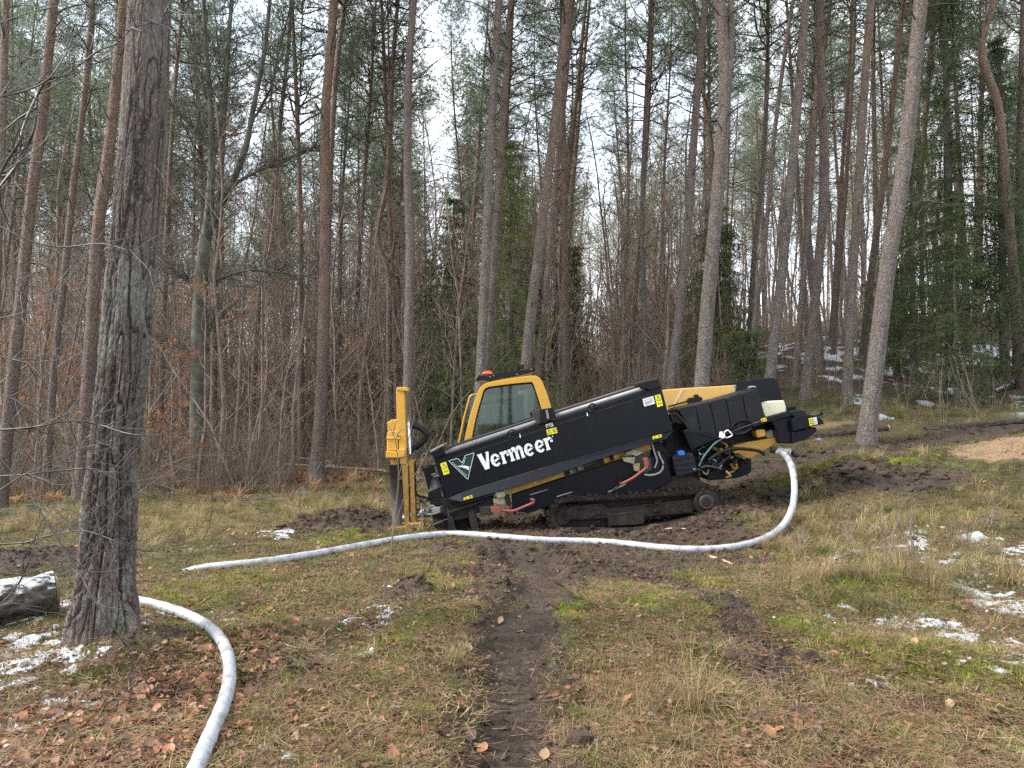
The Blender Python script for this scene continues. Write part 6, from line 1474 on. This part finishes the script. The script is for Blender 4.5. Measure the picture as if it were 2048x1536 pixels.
scatter('grass', np.column_stack([x, y, z]), np.stack([gs.normal(size=n) * .12, gs.normal(size=n) * .12, gs.uniform(0, 6.28, n)], -1), s_, id_, KINDS_, label='patchy green and straw coloured grass and moss of the clearing', category='grass')
# undergrowth on the forest floor: twigs, dead fern, brush
fern = [tuft(35 + k, 26, .05, .30 + .06 * k, .030, .7, .55, 'beech_leaf' if k == 1 else 'dry_leaf', 4) for k in range(3)]
n = 420; y = gs.uniform(13.0, 17.5, n); x = gs.uniform(-.74, -.11, n) * y; keep = fbm(x * .8, y * .8, 611, 2) > .47; x, y = x[keep], y[keep]; n = len(x)
scatter('dead_bracken', np.column_stack([x, y, H(x, y)]), np.stack([gs.normal(size=n) * .15, gs.normal(size=n) * .15, gs.uniform(0, 6.28, n)], -1), gs.uniform(.5, 1.1, n), gs.integers(0, 3, n), fern, label='rusty dead bracken along the edge of the wood left of the rig', category='bracken')
brush = [join_me('brush', [(SCRUB[k][0], (0, 0, 0))]) for k in range(3)] + [tuft(31, 30, .12, .35, .012, .9, .5, 'litter_bits', 4), tuft(32, 26, .1, .45, .008, .7, .5, 'grass_dry', 4)]
y = 14.5 + 36 * gs.random(5200) ** 1.3; x = gs.uniform(-.8, .8, len(y)) * y; u = x / y
keep = ~((u > .34) & (y < 36) & (gs.random(len(y)) < .94)) & ~((u > -.12) & (u < .42) & (y < 17.5)) & ~((u > -.3) & (u < -.1) & (y < 16)) & ~((u > .4) & (y < 18) & (gs.random(len(y)) < .75)); x, y = x[keep], y[keep]; n = len(x)
scatter('forest_undergrowth', np.column_stack([x, y, H(x, y)]), np.stack([gs.normal(size=n) * .1, gs.normal(size=n) * .1, gs.uniform(0, 6.28, n)], -1), gs.uniform(.4, 1.1, n), gs.integers(0, 5, n), brush, label='brown undergrowth of dead fern, twigs and straw between the trunks', category='undergrowth')

# ------------------------------------------------------------------ sticks, saplings, brush one can point at
def stick(label, P, r, mat='twig_pale', cat='stick', dz=.012):
    Q = catmull([on_ground(a, b, dz) for a, b in P], 4); org = Vector(Q[0]); T = Tubes(); T.add([a - np.array(org) for a in Q], np.linspace(r, r * .5, len(Q)), 6, True)
    return put('stick', T.mesh('stick', [mat]), loc=org, label=label, category=cat)
stick('short orange cut stick lying below the white hose right of centre', [(1418,1117),(1440,1123),(1466,1132)], .018, 'cut_wood')
stick('small pale stick on the mud in front of the tracks', [(1328,1065),(1345,1062),(1372,1060)], .014, 'cut_wood')
stick('grey twig arching over the grass left of the rut', [(570,1310),(620,1300),(660,1260),(712,1205)], .008)
stick('thin twig lying on the grass left of the thin sapling', [(545,1285),(600,1305),(660,1300),(700,1290)], .006, 'twig_bark')
stick('long thin straw coloured stalk at the lower left of the rut', [(742,1490),(800,1465),(880,1440)], .004)
stick('pale twig in the mud below the rack', [(1160,1062),(1190,1066),(1225,1070)], .008)
stick('curved dark stick on the tilled soil at the right', [(1618,938),(1632,930),(1650,925)], .014, 'twig_bark')
stick('dark stick under the snowy leaves at the left edge', [(0,1308),(40,1306),(65,1307)], .014, 'twig_bark')
def sapling(label, P, r, seed, ntw=8, tl=.35, mat='twig_bark', name='sapling'):
    """P: (px,py,D) stem points"""
    Q = [np.array(at(*p)) for p in P]; Q[0][2] = H1(Q[0][0], Q[0][1]) - .02; org = Vector(Q[0]); Q = catmull([a - np.array(org) for a in Q], 6); T = Tubes(); T.add(Q, np.linspace(r, r * .25, len(Q)), 6)
    g = np.random.default_rng(seed)
    for b in range(ntw):
        s = g.integers(len(Q) // 5, len(Q) - 1); d = unit(unit(Q[s] - Q[s - 1]) + g.normal(size=3) * .9); l = tl * g.uniform(.3, 1.2); p = Q[s]; L = [p]
        for k in range(4): d = unit(d + g.normal(size=3) * .22 + [0, 0, .08]); p = p + d * l / 4; L.append(p)
        T.add(L, np.linspace(r * .35, r * .14, 5), 4)
    root = thing(name, label, 'sapling', org); put('stem', T.mesh('stem', [mat]), root); return root
D = 5.35
sapling('thin bare sapling rising in front of the anchor mast', [(754,1283,D),(762,1230,D),(775,1150,D),(784,1080,D),(792,1010,D),(797,960,D),(794,900,D),(786,868,D),(772,845,D)], .009, 1, 0)
sp_ = [o for o in bpy.data.objects if o.get('label') == 'thin bare sapling rising in front of the anchor mast'][0]
for P in ([(787,1060),(800,1020),(812,985),(830,950),(850,915),(866,882),(876,868)], [(797,955),(806,920),(816,885),(824,850),(830,820)], [(790,880),(800,862),(810,858)], [(770,1170),(758,1182),(752,1194)], [(776,1140),(800,1128),(822,1108)], [(797,960),(812,940),(830,900)], [(786,870),(790,850),(795,842)], [(792,1010),(775,985),(770,970)]):
    T = Tubes(); Q = catmull([np.array(at(a, b, D - .02)) - np.array(sp_.location) for a, b in P], 5); T.add(Q, np.linspace(.0042, .0018, len(Q)), 5); put('twig', T.mesh('twig', ['twig_bark']), sp_)
sapling('knee high bare sapling left of the rut near the snow patch', [(655,1345,4.4),(650,1280,4.4),(648,1200,4.4)], .004, 2, 6, .2)
sapling('small bare sapling standing in the moss right of the thin tall one', [(845,1330,4.6),(842,1280,4.6),(836,1250,4.6)], .003, 3, 4, .12)
for k, (px, py, D, h, lab) in enumerate([(1775,1130,7.4,150,'dark bare shrub in the long grass in the right half'), (1825,1135,7.2,120,'bare shrub with curved twigs right beside the dark one'), (1600,1110,8.0,60,'low heather like shrub at the hose bend'),
        (1700,1090,8.3,60,'low bare shrub left of the dark shrub in the long grass'), (1930,1110,7.4,90,'bare thin shrub near the snow patch at the right edge'), (1980,1050,8.2,80,'wiry shrub near the right edge under the sand heap')]):
    root = None
    for s in range(7 if k < 2 else 5):
        g = np.random.default_rng(800 + 10 * k + s); dx = g.normal() * h * .28
        P = [(px + g.normal() * 3, py, D), (px + dx * .4, py - h * .45, D + g.normal() * .06), (px + dx, py - h * g.uniform(.7, 1.1), D + g.normal() * .15)]
        if root is None: root = sapling(lab, P, .0055, 810 + s, 6, .22, 'twig_bark', 'shrub'); root['category'] = 'shrub'
        else:
            Q = catmull([np.array(at(*p)) - np.array(root.location) for p in P], 5); T = Tubes(); T.add(Q, np.linspace(.005, .0015, len(Q)), 5)
            for b in range(6):
                i_ = g.integers(2, len(Q) - 1); d = unit(unit(Q[i_] - Q[i_ - 1]) + g.normal(size=3) * .6); T.add([Q[i_], Q[i_] + d * .07, Q[i_] + d * .16 + g.normal(size=3) * .02], [.0028, .002, .001], 3)
            put('stem', T.mesh('stem', ['twig_bark']), root)
# brush at the meadow edge, right
for k, (px, py, D, s, lab) in enumerate([(1880,842,14,.85,'bare brown shrub in front of the dark spruces'), (1940,838,14.2,.7,'thin bare shrub right of the spruce foot'), (1820,838,14.3,.7,'bare shrub just right of the speckled leaning pine'), (1990,820,14.8,.6,'wiry bare shrub at the right edge of the meadow'),
        (1660,790,17.5,1.,'reddish brown bare brush left of the straight brown pine'), (1630,770,18.5,1.1,'reddish brown brush between the grey pine and the straight brown pine'), (1580,775,18,.9,'bare brush behind the black rear hood')]):
    p = at(px, py, D); root = thing('shrub', lab, 'shrub', (p.x, D, H1(p.x, D)), k); root.scale = (s, s, s); put('stem', SCRUB[k % 3][0], root)

# twigs of a bare beech standing just outside the left edge, reaching into the view
D = 4.3
org = Vector((-4.3, 4.1, H1(-4.3, 4.1)))
ob = thing('overhanging_beech', 'bare beech at the left whose wet thin branches reach in front of the old trunk', 'tree', org)
T = Tubes(); T.add([(0, 0, -.2), (.05, .05, 1.2), (-.05, 0, 2.6), (0, .1, 4.2), (.1, 0, 6.5)], [.075, .06, .05, .035, .012], 8); put('trunk', T.mesh('trunk', ['beech_bark']), ob)
BR = [([(-60,520),(0,350),(35,290),(52,240),(75,190),(96,160),(130,150),(165,125),(200,100),(232,88),(265,56),(300,45),(330,25),(348,-10)], .013, .004),
      ([(-40,210),(0,195),(60,178),(100,155),(130,110),(150,70),(190,40)], .008, .003), ([(75,190),(70,250),(52,300),(20,350),(-40,440)], .010, .008),
      ([(-40,430),(50,478),(120,494),(200,487),(260,500),(300,496)], .007, .002), ([(-40,320),(60,325),(150,312),(215,295)], .005, .002),
      ([(-40,862),(60,855),(140,842),(200,850),(260,868),(330,870),(420,862)], .009, .003), ([(-40,955),(60,948),(130,940),(190,938),(240,962),(300,964),(370,985),(470,1000),(600,985)], .008, .002),
      ([(-40,880),(40,960),(90,1040),(150,1130),(200,1220),(260,1300),(290,1345)], .009, .003), ([(-40,1090),(50,1085),(95,1072),(170,1062),(250,1090),(300,1103),(350,1090),(420,1078)], .009, .002),
      ([(120,1150),(160,1130),(210,1060),(250,1010),(300,950),(320,920)], .005, .002), ([(-40,700),(40,720),(110,700),(180,660)], .006, .002), ([(-40,1010),(30,960),(90,930),(150,900),(230,880)], .006, .002),
      ([(-40,1240),(20,1190),(60,1120),(80,1050),(70,990)], .006, .002), ([(-40,780),(30,800),(90,850),(120,920),(150,960)], .005, .002), ([(-40,60),(80,20),(180,10),(300,40)], .005, .002),
      ([(-40,560),(60,590),(130,600),(200,570)], .005, .002), ([(-40,640),(30,630),(90,600),(130,560)], .005, .0015), ([(-40,1130),(40,1150),(110,1130),(200,1150)], .004, .0015), ([(-40,1040),(50,1010),(140,1020),(230,1060)], .004, .0015)]
gb = np.random.default_rng(14)
for k, (P, r0, r1) in enumerate(BR):
    T = Tubes(); dd = D + gb.uniform(-.45, .3); Q = catmull([np.array(at(a, b, dd + .05 * i * gb.normal() * .3)) - np.array(org) for i, (a, b) in enumerate(P)], 5); T.add(Q, np.linspace(r0 * .72, r1 * .72, len(Q)), 6)
    for b in range(int(len(Q) * .55)):
        s = gb.integers(2, len(Q)); dv = unit(Q[s] - Q[s - 1]); d = unit(dv * .8 + gb.normal(size=3) * [.5, .3, .5]); l = gb.uniform(.1, .6); p = Q[s]; L = [p]; m = 5
        for i in range(m): d = unit(d + gb.normal(size=3) * .14); p = p + d * l / m; L.append(p)
        T.add(L, np.linspace(r1 * 1.1, .0011, m + 1), 4)
        for c_ in range(gb.integers(1, 4)):
            i = gb.integers(1, m); d2 = unit(d + gb.normal(size=3) * .6); T.add([L[i], L[i] + d2 * gb.uniform(.04, .2)], [.0016, .0009], 3)
    put('branch', T.mesh('branch', ['twig_wet']), ob)
